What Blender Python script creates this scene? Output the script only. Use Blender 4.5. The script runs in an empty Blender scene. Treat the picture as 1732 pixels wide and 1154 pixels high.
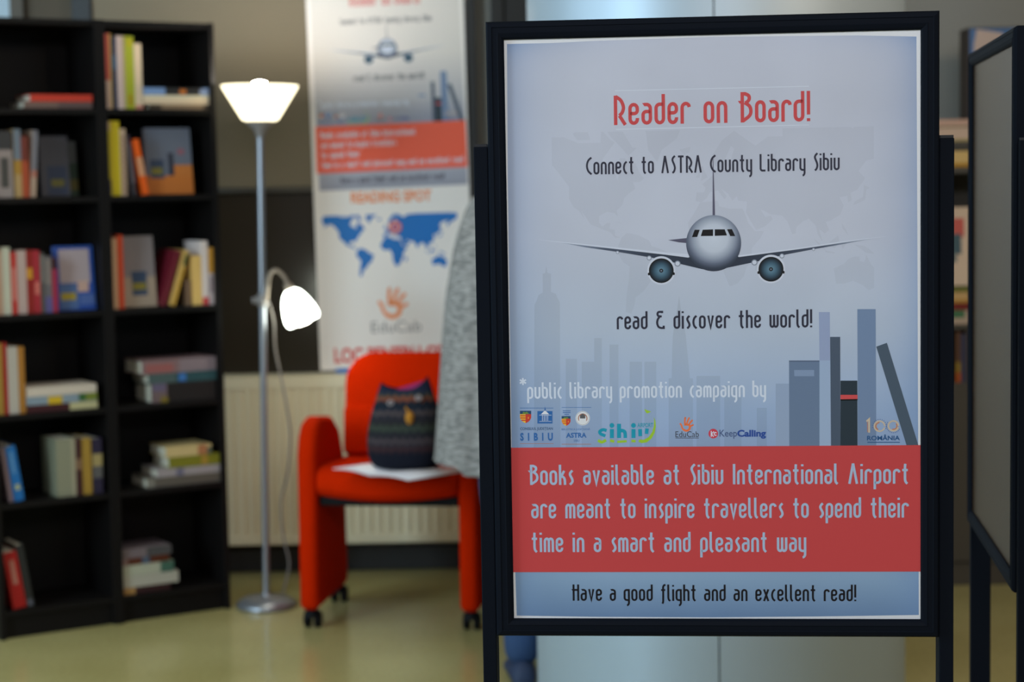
import bpy, bmesh, math, random
from mathutils import Vector, Matrix, Euler

# ---------------------------------------------------------------- camera, world, light, exposure
SC = bpy.context.scene
COL = SC.collection
FPX, CAM_H = 3200.0, 1.40                       # focal length in pixels of the 1732 px frame, lens height
PITCH, ROLL = math.atan(262 / FPX), math.radians(1.0)
fwd = Vector((0, math.cos(PITCH), -math.sin(PITCH)))
r0, u0 = Vector((1, 0, 0)), Vector((0, math.sin(PITCH), math.cos(PITCH)))
cam_r = r0 * math.cos(ROLL) - u0 * math.sin(ROLL)
cam_u = r0 * math.sin(ROLL) + u0 * math.cos(ROLL)
cam_o = Vector((0, 0, CAM_H))
cd = bpy.data.cameras.new('camera')
cam = bpy.data.objects.new('camera', cd); COL.objects.link(cam)
cd.sensor_width = 36.0; cd.lens = FPX / 1732 * 36.0; cd.clip_start = 0.05
cam.matrix_world = Matrix((
    (cam_r.x, cam_u.x, -fwd.x, 0), (cam_r.y, cam_u.y, -fwd.y, 0),
    (cam_r.z, cam_u.z, -fwd.z, CAM_H), (0, 0, 0, 1)))
cd.dof.use_dof = True; cd.dof.focus_distance = 2.70
cd.dof.aperture_fstop = cd.lens / 1000 / 0.0165   # entrance pupil 16.5 mm
SC.camera = cam

SC.view_settings.view_transform = 'Standard'
SC.view_settings.look = 'None'
SC.view_settings.gamma = 1.0
SC.view_settings.use_curve_mapping = False
SC.view_settings.exposure = 0.9
SC.cycles.use_denoising = True
SC.cycles.max_bounces = 8

# lamp strengths: daylight from the left, ceiling panels, two added pillar fills, the floor lamp's own lights
POW = dict(near_window=14, side_window=104, cool_fill=22, ceiling=66, ceiling_far=7.5, warm_fill=13, world=0.045, bulb=125, shade=1.7, reading=8.0, reading_bulb=18)
wd = bpy.data.worlds.new('world'); SC.world = wd; wd.use_nodes = True
wd.node_tree.nodes['Background'].inputs[0].default_value = (0.62, 0.76, 1.0, 1)
wd.node_tree.nodes['Background'].inputs[1].default_value = POW['world']

def area(name, loc, target, sx, sy, power, colour, spread=180):
    l = bpy.data.lights.new(name, 'AREA'); l.shape = 'RECTANGLE'; l.size = sx; l.size_y = sy
    l.energy = power; l.color = colour; l.spread = math.radians(spread)
    o = bpy.data.objects.new(name, l); COL.objects.link(o); o.location = loc
    o.rotation_euler = (Vector(target) - Vector(loc)).to_track_quat('-Z', 'Y').to_euler()
    return o
area('window_daylight', (-3.9, 0.4, 1.9), (0.3, 2.9, 1.2), 4.2, 2.2, POW['near_window'], (0.74, 0.87, 1.0))
area('window_daylight_side', (-4.0, 2.1, 1.95), (-0.2, 6.0, 1.0), 1.8, 2.0, POW['side_window'], (0.60, 0.83, 1.0))
area('cool_pillar_fill', (-4.0, 4.4, 1.95), (0.0, 4.6, 1.0), 1.8, 1.8, POW['cool_fill'], (0.58, 0.82, 1.0))  # no known window here; cool light added to brighten the pillar's left
area('ceiling_light', (0.6, -0.3, 3.15), (0.5, 2.2, 0.6), 2.4, 1.2, POW['ceiling'], (0.95, 0.96, 1.0))
area('ceiling_light_far', (0.4, 4.9, 3.15), (0.4, 4.9, 0), 4.0, 0.8, POW['ceiling_far'], (1.0, 0.97, 0.84), 100)
area('warm_pillar_fill', (2.3, 3.0, 3.1), (0.7, 4.6, 2.1), 0.8, 0.8, POW['warm_fill'], (1.0, 0.80, 0.58), 120)  # unseen warm light added to lift the pillar's top and right

# ---------------------------------------------------------------- helpers
def ray(px, py):
    return fwd + cam_r * ((px - 866) / FPX) - cam_u * ((py - 577) / FPX)
def at(px, py, Y=None, Z=None):                 # where the line of sight meets a depth or a height
    d = ray(px, py)
    return cam_o + d * (Y / d.y if Y is not None else (Z - CAM_H) / d.z)
def on_plane(px, py, p, n):
    d = ray(px, py)
    return cam_o + d * ((Vector(p) - cam_o).dot(n) / d.dot(n))

def lin(c):
    c /= 255.0
    return c / 12.92 if c <= 0.04045 else ((c + 0.055) / 1.055) ** 2.4
def S(r, g, b, k=1.0):
    return (lin(r) * k, lin(g) * k, lin(b) * k, 1.0)

MATS = {}
def mat(name, col, rough=0.6, metal=0.0, spec=0.5, bump=0.0, bscale=200, var=0.0, vscale=8.0, coat=0.0):
    if name in MATS: return MATS[name]
    m = bpy.data.materials.new(name); m.use_nodes = True; MATS[name] = m
    nt = m.node_tree; b = nt.nodes['Principled BSDF']
    b.inputs['Base Color'].default_value = col
    b.inputs['Roughness'].default_value = rough
    b.inputs['Metallic'].default_value = metal
    b.inputs['Specular IOR Level'].default_value = spec
    b.inputs['Coat Weight'].default_value = coat
    tc = nt.nodes.new('ShaderNodeTexCoord')
    if var > 0:
        n = nt.nodes.new('ShaderNodeTexNoise'); n.inputs['Scale'].default_value = vscale; n.inputs['Detail'].default_value = 5
        nt.links.new(tc.outputs['Object'], n.inputs['Vector'])
        mx = nt.nodes.new('ShaderNodeMix'); mx.data_type = 'RGBA'
        mx.inputs[6].default_value = tuple(c * (1 - var) for c in col[:3]) + (1,)
        mx.inputs[7].default_value = tuple(min(1, c * (1 + var)) for c in col[:3]) + (1,)
        nt.links.new(n.outputs['Fac'], mx.inputs[0]); nt.links.new(mx.outputs[2], b.inputs['Base Color'])
    if bump > 0:
        n = nt.nodes.new('ShaderNodeTexNoise'); n.inputs['Scale'].default_value = bscale
        nt.links.new(tc.outputs['Object'], n.inputs['Vector'])
        bp = nt.nodes.new('ShaderNodeBump'); bp.inputs['Strength'].default_value = bump; bp.inputs['Distance'].default_value = 0.002
        nt.links.new(n.outputs['Fac'], bp.inputs['Height']); nt.links.new(bp.outputs['Normal'], b.inputs['Normal'])
    return m

def emit(name, col, strength):
    m = bpy.data.materials.new(name); m.use_nodes = True
    nt = m.node_tree; nt.nodes.clear()
    e = nt.nodes.new('ShaderNodeEmission'); e.inputs[0].default_value = col; e.inputs[1].default_value = strength
    o = nt.nodes.new('ShaderNodeOutputMaterial'); nt.links.new(e.outputs[0], o.inputs[0])
    return m

def tag(o, label=None, cat=None, group=None, kind=None):
    if label: o['label'] = label
    if cat: o['category'] = cat
    if group: o['group'] = group
    if kind: o['kind'] = kind
    return o
def thing(name, label, cat, loc=(0, 0, 0), rz=0.0, group=None):
    o = bpy.data.objects.new(name, None); COL.objects.link(o); o.empty_display_size = 0.05
    o.location = loc; o.rotation_euler = (0, 0, rz)
    return tag(o, label, cat, group)

class MB:
    """Collects shapes and links them as ONE mesh object."""
    def __init__(s): s.v, s.f, s.m = [], [], []
    def add(s, vs, fs, m=0):
        n = len(s.v); s.v += [tuple(v) for v in vs]
        for f in fs: s.f.append([i + n for i in f]); s.m.append(m)
        return s
    def box(s, x0, x1, y0, y1, z0, z1, m=0, mtx=None):
        vs = [Vector((x, y, z)) for z in (z0, z1) for y in (y0, y1) for x in (x0, x1)]
        if mtx is not None: vs = [mtx @ v for v in vs]
        return s.add(vs, [(0, 2, 3, 1), (4, 5, 7, 6), (0, 1, 5, 4), (2, 6, 7, 3), (0, 4, 6, 2), (1, 3, 7, 5)], m)
    def poly(s, pts, m=0): return s.add(pts, [tuple(range(len(pts)))], m)
    def flat(s, pts, y, m=0):                   # a flat print facing -y
        pts = [(p[0], y, p[1]) for p in pts]
        a = sum(pts[i][0] * pts[(i + 1) % len(pts)][2] - pts[(i + 1) % len(pts)][0] * pts[i][2] for i in range(len(pts)))
        return s.poly(pts if a > 0 else pts[::-1], m)
    def prism(s, pts, axis, a0, a1, m=0):       # closed 2-D outline extruded along an axis
        def P(p, a): return {'x': (a, p[0], p[1]), 'y': (p[0], a, p[1]), 'z': (p[0], p[1], a)}[axis]
        n = len(pts)
        s.add([P(p, a0) for p in pts] + [P(p, a1) for p in pts],
              [tuple(range(n))[::-1], tuple(range(n, 2 * n))] + [(i, (i + 1) % n, (i + 1) % n + n, i + n) for i in range(n)], m)
        return s
    def tube(s, pts, rad, seg=10, m=0, caps=True):
        pts = [Vector(p) for p in pts]; n = len(pts)
        if not hasattr(rad, '__len__'): rad = [rad] * n
        vs = []; up = None
        for i, p in enumerate(pts):
            t = (pts[min(i + 1, n - 1)] - pts[max(i - 1, 0)]).normalized()
            if up is None: up = Vector((0, 0, 1)) if abs(t.z) < 0.9 else Vector((1, 0, 0))
            a = t.cross(up).normalized(); b = a.cross(t).normalized(); up = b
            for k in range(seg):
                q = 2 * math.pi * k / seg
                vs.append(p + (a * math.cos(q) + b * math.sin(q)) * rad[i])
        fs = [(i * seg + k, i * seg + (k + 1) % seg, (i + 1) * seg + (k + 1) % seg, (i + 1) * seg + k) for i in range(n - 1) for k in range(seg)]
        if caps: fs += [tuple(range(seg))[::-1], tuple(range((n - 1) * seg, n * seg))]
        return s.add(vs, fs, m)
    def lathe(s, prof, c=(0, 0, 0), seg=40, m=0, mtx=None):
        vs = []
        for r, z in prof:
            for k in range(seg):
                q = 2 * math.pi * k / seg
                v = Vector((r * math.cos(q), r * math.sin(q), z))
                if mtx is not None: v = mtx @ v
                vs.append(v + Vector(c))
        n = len(prof)
        return s.add(vs, [(i * seg + k, i * seg + (k + 1) % seg, (i + 1) * seg + (k + 1) % seg, (i + 1) * seg + k) for i in range(n - 1) for k in range(seg)], m)
    def loft(s, rings, m=0, caps=True):
        seg = len(rings[0]); vs = [v for r in rings for v in r]; n = len(rings)
        fs = [(i * seg + k, i * seg + (k + 1) % seg, (i + 1) * seg + (k + 1) % seg, (i + 1) * seg + k) for i in range(n - 1) for k in range(seg)]
        if caps: fs += [tuple(range(seg))[::-1], tuple(range((n - 1) * seg, n * seg))]
        return s.add(vs, fs, m)
    def build(s, name, mats, parent=None, smooth=False, bevel=0.0, bseg=2, sub=0, solid=0.0):
        me = bpy.data.meshes.new(name); me.from_pydata(s.v, [], s.f)
        for m in (mats if isinstance(mats, (list, tuple)) else [mats]): me.materials.append(m)
        me.polygons.foreach_set('material_index', s.m)
        if smooth: me.polygons.foreach_set('use_smooth', [True] * len(me.polygons))
        me.update()
        o = bpy.data.objects.new(name, me); COL.objects.link(o)
        if parent is not None: o.parent = parent
        if solid:
            k = o.modifiers.new('thickness', 'SOLIDIFY'); k.thickness = solid; k.offset = 0
        if bevel:
            k = o.modifiers.new('bevel', 'BEVEL'); k.width = bevel; k.segments = bseg; k.limit_method = 'ANGLE'; k.angle_limit = math.radians(35)
            if bseg > 2: me.polygons.foreach_set('use_smooth', [True] * len(me.polygons))
        if sub:
            k = o.modifiers.new('subdivision', 'SUBSURF'); k.levels = sub; k.render_levels = sub
        return o

def ellipse(cx, cy, rx, ry, n=32, a0=0.0, a1=2 * math.pi):
    full = abs(a1 - a0 - 2 * math.pi) < 1e-6
    return [(cx + rx * math.cos(a0 + (a1 - a0) * k / (n if full else n - 1)), cy + ry * math.sin(a0 + (a1 - a0) * k / (n if full else n - 1))) for k in range(n)]
def rrect(x0, x1, z0, z1, r, n=6):
    r4 = r if hasattr(r, '__len__') else (r,) * 4
    out = []
    for (cx, cz, a, q) in ((x1 - r4[0], z0 + r4[0], -90, r4[0]), (x1 - r4[1], z1 - r4[1], 0, r4[1]), (x0 + r4[2], z1 - r4[2], 90, r4[2]), (x0 + r4[3], z0 + r4[3], 180, r4[3])):
        out += [(cx + q * math.cos(math.radians(a + 90 * k / n)), cz + q * math.sin(math.radians(a + 90 * k / n))) for k in range(n + 1)]
    return out

# ---------------------------------------------------------------- setting
def floor_mat():
    m = bpy.data.materials.new('polished_floor'); m.use_nodes = True
    nt = m.node_tree; b = nt.nodes['Principled BSDF']
    tc = nt.nodes.new('ShaderNodeTexCoord')
    n1 = nt.nodes.new('ShaderNodeTexNoise'); n1.inputs['Scale'].default_value = 1.7; n1.inputs['Detail'].default_value = 6
    n2 = nt.nodes.new('ShaderNodeTexNoise'); n2.inputs['Scale'].default_value = 60; n2.inputs['Detail'].default_value = 3
    for n in (n1, n2): nt.links.new(tc.outputs['Object'], n.inputs['Vector'])
    r = nt.nodes.new('ShaderNodeValToRGB')
    r.color_ramp.elements[0].position = 0.3; r.color_ramp.elements[0].color = S(176, 164, 104)
    r.color_ramp.elements[1].position = 0.7; r.color_ramp.elements[1].color = S(200, 188, 128)
    nt.links.new(n1.outputs['Fac'], r.inputs['Fac'])
    mx = nt.nodes.new('ShaderNodeMix'); mx.data_type = 'RGBA'; mx.blend_type = 'MULTIPLY'; mx.inputs[0].default_value = 0.35
    nt.links.new(r.outputs['Color'], mx.inputs[6]); nt.links.new(n2.outputs['Fac'], mx.inputs[7])
    nt.links.new(mx.outputs[2], b.inputs['Base Color'])
    b.inputs['Roughness'].default_value = 0.2
    b.inputs['Specular IOR Level'].default_value = 0.55
    return m
M_WALL = mat('grey_wall_paint', S(150, 146, 138), 0.85, bump=0.2, bscale=120)
M_WALL_SIDE = mat('side_wall_paint', S(120, 112, 98), 0.85)
M_BLIND = mat('roller_blind_fabric', S(122, 110, 90), 0.8, bump=0.25, bscale=500)
M_PALE = mat('pale_blind_fabric', S(190, 205, 215), 0.8)
M_JAMB = mat('dark_window_frame', S(28, 26, 24), 0.5)
M_GLASS = mat('dark_window_glass', S(52, 44, 34), 0.22, spec=0.5)
M_BLACKWOOD = mat('black_brown_laminate', S(18, 15, 14), 0.5, spec=0.16)
WY = 6.90                                        # back wall

def structure(name, mb, m, **k):
    return tag(mb.build(name, m, **k), kind='structure')
structure('floor', MB().box(-4.2, 4.6, -2.5, WY + 0.1, -0.1, 0), floor_mat())
structure('ceiling', MB().box(-4.2, 4.6, -2.5, WY + 0.1, 3.2, 3.3), mat('ceiling_paint', S(170, 168, 160), 0.9))
structure('wall_back', MB().box(-4.2, 4.6, WY, WY + 0.1, 0, 3.2), M_WALL)
structure('wall_left', MB().box(-4.3, -4.2, -2.5, WY + 0.1, 0, 3.2), M_WALL_SIDE)
structure('wall_right', MB().box(4.6, 4.7, -2.5, WY + 0.1, 0, 3.2), M_WALL_SIDE)
structure('baseboard_back', MB().box(-4.2, 4.6, WY - 0.02, WY, 0, 0.09), mat('dark_skirting', S(40, 38, 36), 0.5), bevel=0.004)
# window with a lowered roller blind, dark glass below it
xl, xr = at(165, 200, WY).x, at(792, 200, WY).x
zb = at(440, 322, WY).z
w = thing('window_1', None, None); w['kind'] = 'structure'
fr = MB()
fr.box(xl - 0.07, xl, WY - 0.05, WY, 0.62, 2.75); fr.box(xr, xr + 0.035, WY - 0.05, WY, 0.62, 2.75)
fr.box(xl - 0.07, xr + 0.035, WY - 0.05, WY, 0.58, 0.62); fr.box(xl - 0.07, xr + 0.035, WY - 0.05, WY, 2.75, 2.82)
fr.build('window_frame', M_JAMB, w, bevel=0.003)
MB().box(xl, xr, WY - 0.016, WY - 0.004, 0.62, 2.75).build('pane', M_GLASS, w)
bl = thing('roller_blind', 'beige roller blind lowered halfway over the dark window behind the floor lamp', 'blind', ((xl + xr) / 2, WY - 0.035, zb))
hw = (xr - xl) / 2 - 0.004
MB().box(-hw, hw, -0.002, 0.002, 0.0, 2.70 - zb).build('fabric', M_BLIND, bl)
MB().tube([(-hw, -0.002, 0.0), (hw, -0.002, 0.0)], 0.011, 12).build('bottom_bar', mat('blind_bar', S(70, 66, 60), 0.5), bl, smooth=True)
MB().tube([(-hw, 0.0, 2.68 - zb), (hw, 0.0, 2.68 - zb)], 0.03, 16).build('roller', mat('blind_bar', S(70, 66, 60), 0.5), bl, smooth=True)
# pale blind of the next window, at the left edge of the view
x2 = at(30, 14, WY).x
w2 = thing('window_2', None, None); w2['kind'] = 'structure'
MB().box(x2 - 1.2, x2 - 0.02, WY - 0.02, WY - 0.004, 0.95, 2.75).build('pane', M_PALE, w2)
f2 = MB()
f2.box(x2 - 0.02, x2 + 0.03, WY - 0.04, WY, 0.9, 2.8); f2.box(x2 - 1.25, x2 - 1.2, WY - 0.04, WY, 0.9, 2.8)
f2.box(x2 - 1.2, x2 - 0.02, WY - 0.04, WY, 0.9, 0.95); f2.box(x2 - 1.2, x2 - 0.02, WY - 0.04, WY, 2.75, 2.8)
f2.build('window_frame', mat('brown_window_frame', S(86, 74, 60), 0.6), w2, bevel=0.003)
structure('trim_1', MB().box(x2 + 0.031, xl - 0.071, WY - 0.012, WY - 0.001, 0.09, 2.9), mat('brown_wall_panel', S(84, 70, 52), 0.7))
# dark door leaf half hidden by the pillar
x3 = at(852, 15, WY).x
d3 = MB(); d3.box(x3, x3 + 0.95, WY - 0.05, WY, 0.0, 2.15); d3.box(x3 - 0.05, x3, WY - 0.06, WY, 0, 2.2); d3.box(x3 + 0.95, x3 + 1.0, WY - 0.06, WY, 0, 2.2); d3.box(x3 - 0.05, x3 + 1.0, WY - 0.06, WY, 2.15, 2.2)
structure('door_1', d3, mat('black_door', S(22, 20, 18), 0.5), bevel=0.004)

# round pillar clad in brushed aluminium sheets, a seam facing the camera
def pillar():
    cx, cy, R = 0.5435, 5.01, 0.49
    m = mat('brushed_aluminium_cladding', S(176, 190, 202), 0.46, metal=0.35)
    p = thing('pillar', None, None, (cx, cy, 0)); p['kind'] = 'structure'
    seam = -math.pi / 2 - 0.108
    n = 96
    mb = MB()
    for half in range(2):
        a0 = seam + math.pi * half + 0.0035; a1 = seam + math.pi * (half + 1) - 0.0035
        out = [(R * math.cos(a0 + (a1 - a0) * k / n), R * math.sin(a0 + (a1 - a0) * k / n)) for k in range(n + 1)]
        inn = [(x * 0.99, y * 0.99) for x, y in out][::-1]
        o = MB().prism(out + inn, 'z', 0.0, 3.2).build('cladding_sheet', m, p)
        for q in o.data.polygons: q.use_smooth = abs(q.normal.z) < 0.5
        e = o.modifiers.new('split', 'EDGE_SPLIT'); e.split_angle = math.radians(40)
    MB().lathe([(R * 0.985, 0), (R * 0.985, 3.2)], seg=64).build('core', mat('pillar_core', S(15, 15, 15), 0.8), p)
pillar()

# ---------------------------------------------------------------- lettering: narrow round-topped alphabet drawn as strokes
def arc(cx, cy, rx, ry, a0, a1, n=8):
    return [(cx + rx * math.cos(math.radians(a0 + (a1 - a0) * k / n)), cy + ry * math.sin(math.radians(a0 + (a1 - a0) * k / n))) for k in range(n + 1)]
def arch(x0, x1, y, r=14): return arc((x0 + x1) / 2, y, (x1 - x0) / 2, r, 180, 0)       # left to right over the top
def cup(x0, x1, y, r=14): return arc((x0 + x1) / 2, y, (x1 - x0) / 2, r, 180, 360)      # left to right round the bottom
def smooth(pts, n=6):
    out = []
    for i in range(len(pts) - 1):
        p0, p1, p2, p3 = pts[max(i - 1, 0)], pts[i], pts[i + 1], pts[min(i + 2, len(pts) - 1)]
        for k in range(n):
            t = k / n
            out.append(tuple(0.5 * (2 * p1[j] + (p2[j] - p0[j]) * t + (2 * p0[j] - 5 * p1[j] + 4 * p2[j] - p3[j]) * t * t + (3 * p1[j] - p0[j] - 3 * p2[j] + p3[j]) * t ** 3) for j in range(2)))
    return out + [pts[-1]]
X, B0, T0 = 53, 19, 100                          # spring of the arches, spring of the cups, ascender
W = 25
WEDGE = 'wedge'
GLY = {
 'a': (W, [[(4, 66.5), (12, 66.5)] + arc(12, X, 13, 13.5, 90, 0) + [(W, B0)] + cup(0, W, B0)[::-1] + [(0, 32)] + arc(12, 32, 12, 11, 180, 90) + [(W, 43)]], [[(-3, 71.5), (8, 71.5), (8, 61.5), (4, 62)]]),
 'b': (W, [[(0, 100), (0, B0)] + cup(0, W, B0) + [(W, X)] + arc(12, X, 13, 13.5, 0, 90) + [(0, 66.5)]]),
 'c': (18, [smooth([(19, 71), (7, 58), (2, 36), (7, 14), (19, 1)])]),
 'd': (W, [[(W, 100), (W, B0)] + cup(0, W, B0)[::-1] + [(0, X)] + arc(13, X, 13, 13.5, 180, 90) + [(W, 66.5)]]),
 'e': (W, [[(0, 37), (14, 37)] + arc(14, 48, 11, 11, -90, 0) + [(W, X)] + arch(0, W, X)[::-1] + [(0, B0)] + cup(0, W, B0) + [(W, 22)]]),
 'f': (20, [smooth([(24, 98), (15, 95), (10, 84), (10, 66), (10, 20), (9, -6), (5, -17)]), [(-2, 66.5), (22, 66.5)]]),
 'g': (W, [[(W, 66.5), (13, 66.5)] + arc(13, X, 13, 13.5, 90, 180) + [(0, B0)] + arc(13, B0, 13, 14, 180, 270) + [(W, 5)], [(W, 71.5), (W, -10)] + arc(13, -10, 12, 17, 0, -90)]),
 'h': (W, [[(0, 0), (0, 100)], [(0, X)] + arch(0, W, X) + [(W, 0)]]),
 'i': (0, [[(0, 0), (0, 71.5)], [(0, 87), (0, 97)]]),
 'k': (23, [[(0, 0), (0, 100)], [(2, 36), (20, 70)], smooth([(8, 43), (18, 36), (22, 24), (23, 0)])]),
 'l': (9, [[(0, 100), (0, 22)] + smooth([(0, 22), (3, 8), (11, 0)], 4)[1:]]),
 'm': (38, [[(0, 0), (0, X)] + arch(0, 19, X) + [(19, 0)], [(19, X)] + arch(19, 38, X) + [(38, 0)]]),
 'n': (W, [[(0, 0), (0, X)] + arch(0, W, X) + [(W, 0)]]),
 'o': (W, [arch(0, W, X) + cup(0, W, B0)[::-1] + [(0, X), (0, X + 1)]]),
 'p': (W, [[(0, -27), (0, X)] + arch(0, W, X) + [(W, B0)] + arc(12, B0, 13, 14, 0, -90) + [(0, 5)]]),
 'r': (22, [[(0, 0), (0, X)] + arc(12.5, X, 12.5, 14, 180, 35) + [(24, 55)]]),
 's': (16, [smooth([(17, 71), (8, 62), (5, 50), (15, 28), (15, 14), (4, 1)])]),
 't': (20, [smooth([(10, 97), (9, 84), (9, 60), (9, 24), (12, 9), (20, 0)]), [(-4, 66.5), (22, 66.5)]]),
 'u': (W, [[(0, 71.5), (0, B0)] + cup(0, W, B0) + [(W, 71.5)]]),
 'v': (W, [[(0, 71.5), (12.5, 4), (W, 71.5)]]),
 'w': (38, [[(0, 71.5), (0, B0)] + cup(0, 19, B0) + [(19, 71.5)], [(19, B0)] + cup(19, 38, B0) + [(38, 71.5)]]),
 'x': (W, [[(0, 0), (W, 71.5)], [(W, 0), (0, 71.5)]]),
 'y': (W, [[(0, 71.5), (0, B0)] + arc(13, B0, 13, 14, 180, 270) + [(W, 5)], [(W, 71.5), (W, -10)] + arc(13, -10, 12, 17, 0, -90)]),
 'A': (37, [[(0, 0), (17, 100)], [(17, 100), (35, 0)]]),
 'B': (29, [[(0, 0), (0, 95), (10, 95)] + smooth([(10, 95), (22, 88), (23, 76), (14, 66), (8, 65)], 4)[1:], smooth([(8, 66), (24, 54), (29, 38), (24, 22), (2, 5)])], [[(-15, 72), (0, 72), (0, 63), (-9, 63)]]),
 'C': (28, [smooth([(30, 98), (10, 80), (2, 50), (10, 20), (30, 1)])]),
 'H': (W + 2, [[(0, 0), (0, 100)], [(W + 2, 0), (W + 2, 100)], [(0, 66.5), (W + 2, 66.5)]], [[(-14, 71), (0, 71), (0, 62), (-7, 62)]]),
 'I': (0, [[(0, 0), (0, 100)]]),
 'L': (28, [[(0, 100), (0, 17)] + arc(11, 17, 11, 12, 180, 270, 5) + [(29, 5)]]),
 'R': (30, [[(0, 0), (0, 98)], smooth([(0, 95), (18, 82), (27, 60), (23, 42), (13, 31)]), smooth([(13, 31), (22, 17), (33, 0)], 3)]),
 'S': (20, [smooth([(21, 99), (10, 88), (6, 74), (17, 45), (20, 26), (14, 8), (5, 1)])]),
 'T': (34, [[(17, 0), (17, 96)], [(0, 95), (34, 95)]]),
 '&': (38, [[(28, 88), (28, 95), (12, 95)] + arc(12, 83, 9, 12, 90, 270, 6) + [(26, 69)], smooth([(14, 68), (4, 52), (1, 32), (8, 12), (22, 5)]) + [(36, 5), (36, 18)]]),
 '!': (0, [[(0, 22), (0, 100)], [(0, 0), (0, 10)]]),
}
def ribbon(mb, pts, w, y, fx, fz, m=0):
    y = y - 4e-5 * (len(mb.f) % 7)
    pts = [p for i, p in enumerate(pts) if i == 0 or math.dist(p, pts[i - 1]) > 1e-4]
    L, R = [], []
    n = len(pts)
    for i, p in enumerate(pts):
        def nrm(a, b):
            d = math.hypot(b[0] - a[0], b[1] - a[1]); return ((a[1] - b[1]) / d, (b[0] - a[0]) / d)
        ns = ([nrm(pts[i - 1], p)] if i > 0 else []) + ([nrm(p, pts[i + 1])] if i < n - 1 else [])
        if len(ns) == 2:
            sx, sz = ns[0][0] + ns[1][0], ns[0][1] + ns[1][1]; q = math.hypot(sx, sz) or 1
            sx, sz = sx / q, sz / q
            c = max(0.35, sx * ns[0][0] + sz * ns[0][1]); o = (sx / c, sz / c)
        else: o = ns[0]
        L.append((p[0] + o[0] * w / 2, p[1] + o[1] * w / 2)); R.append((p[0] - o[0] * w / 2, p[1] - o[1] * w / 2))
    for i in range(n - 1):
        mb.flat([(fx(a[0]), fz(a[1])) for a in (R[i], R[i + 1], L[i + 1], L[i])], y, m)
def line_width(text, gap=19.5, space=37):
    x = 0
    for ch in text:
        x += space if ch == ' ' else GLY[ch][0] + gap
    return x - gap + 10
def write(mb, text, x0, x1, zb, asc, y, m=0, sw=11.6, gap=19.5, space=37):
    k = (x1 - x0) / line_width(text, gap, space); kz = asc / 100.0; x = 5
    for ch in text:
        if ch == ' ': x += space; continue
        g = GLY[ch]
        fx = lambda a, x=x: x0 + (x + a) * k
        fz = lambda b: zb + b * kz
        for st in g[1]: ribbon(mb, st, sw, y, fx, fz, m)
        for pg in (g[2] if len(g) > 2 else []): mb.flat([(fx(a), fz(b)) for a, b in pg], y, m)
        x += g[0] + gap
def type_mesh(mb, text, x0, x1, z0, z1, y, m=0, bold=0.0):
    """Plain sans-serif lettering fitted to a box."""
    cu = bpy.data.curves.new('type', 'FONT'); cu.body = text; cu.size = 1; cu.offset = bold; cu.resolution_u = 3
    o = bpy.data.objects.new('type', cu); COL.objects.link(o)
    bpy.context.view_layer.update()
    me = o.evaluated_get(bpy.context.evaluated_depsgraph_get()).to_mesh()
    vs = [(v.co.x, v.co.y) for v in me.vertices]; fs = [tuple(p.vertices) for p in me.polygons]
    ax, bx = min(v[0] for v in vs), max(v[0] for v in vs); az, bz = min(v[1] for v in vs), max(v[1] for v in vs)
    mb.add([(x0 + (v[0] - ax) / (bx - ax) * (x1 - x0), y, z0 + (v[1] - az) / (bz - az) * (z1 - z0)) for v in vs], fs, m)
    bpy.data.objects.remove(o); bpy.data.curves.remove(cu)

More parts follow.
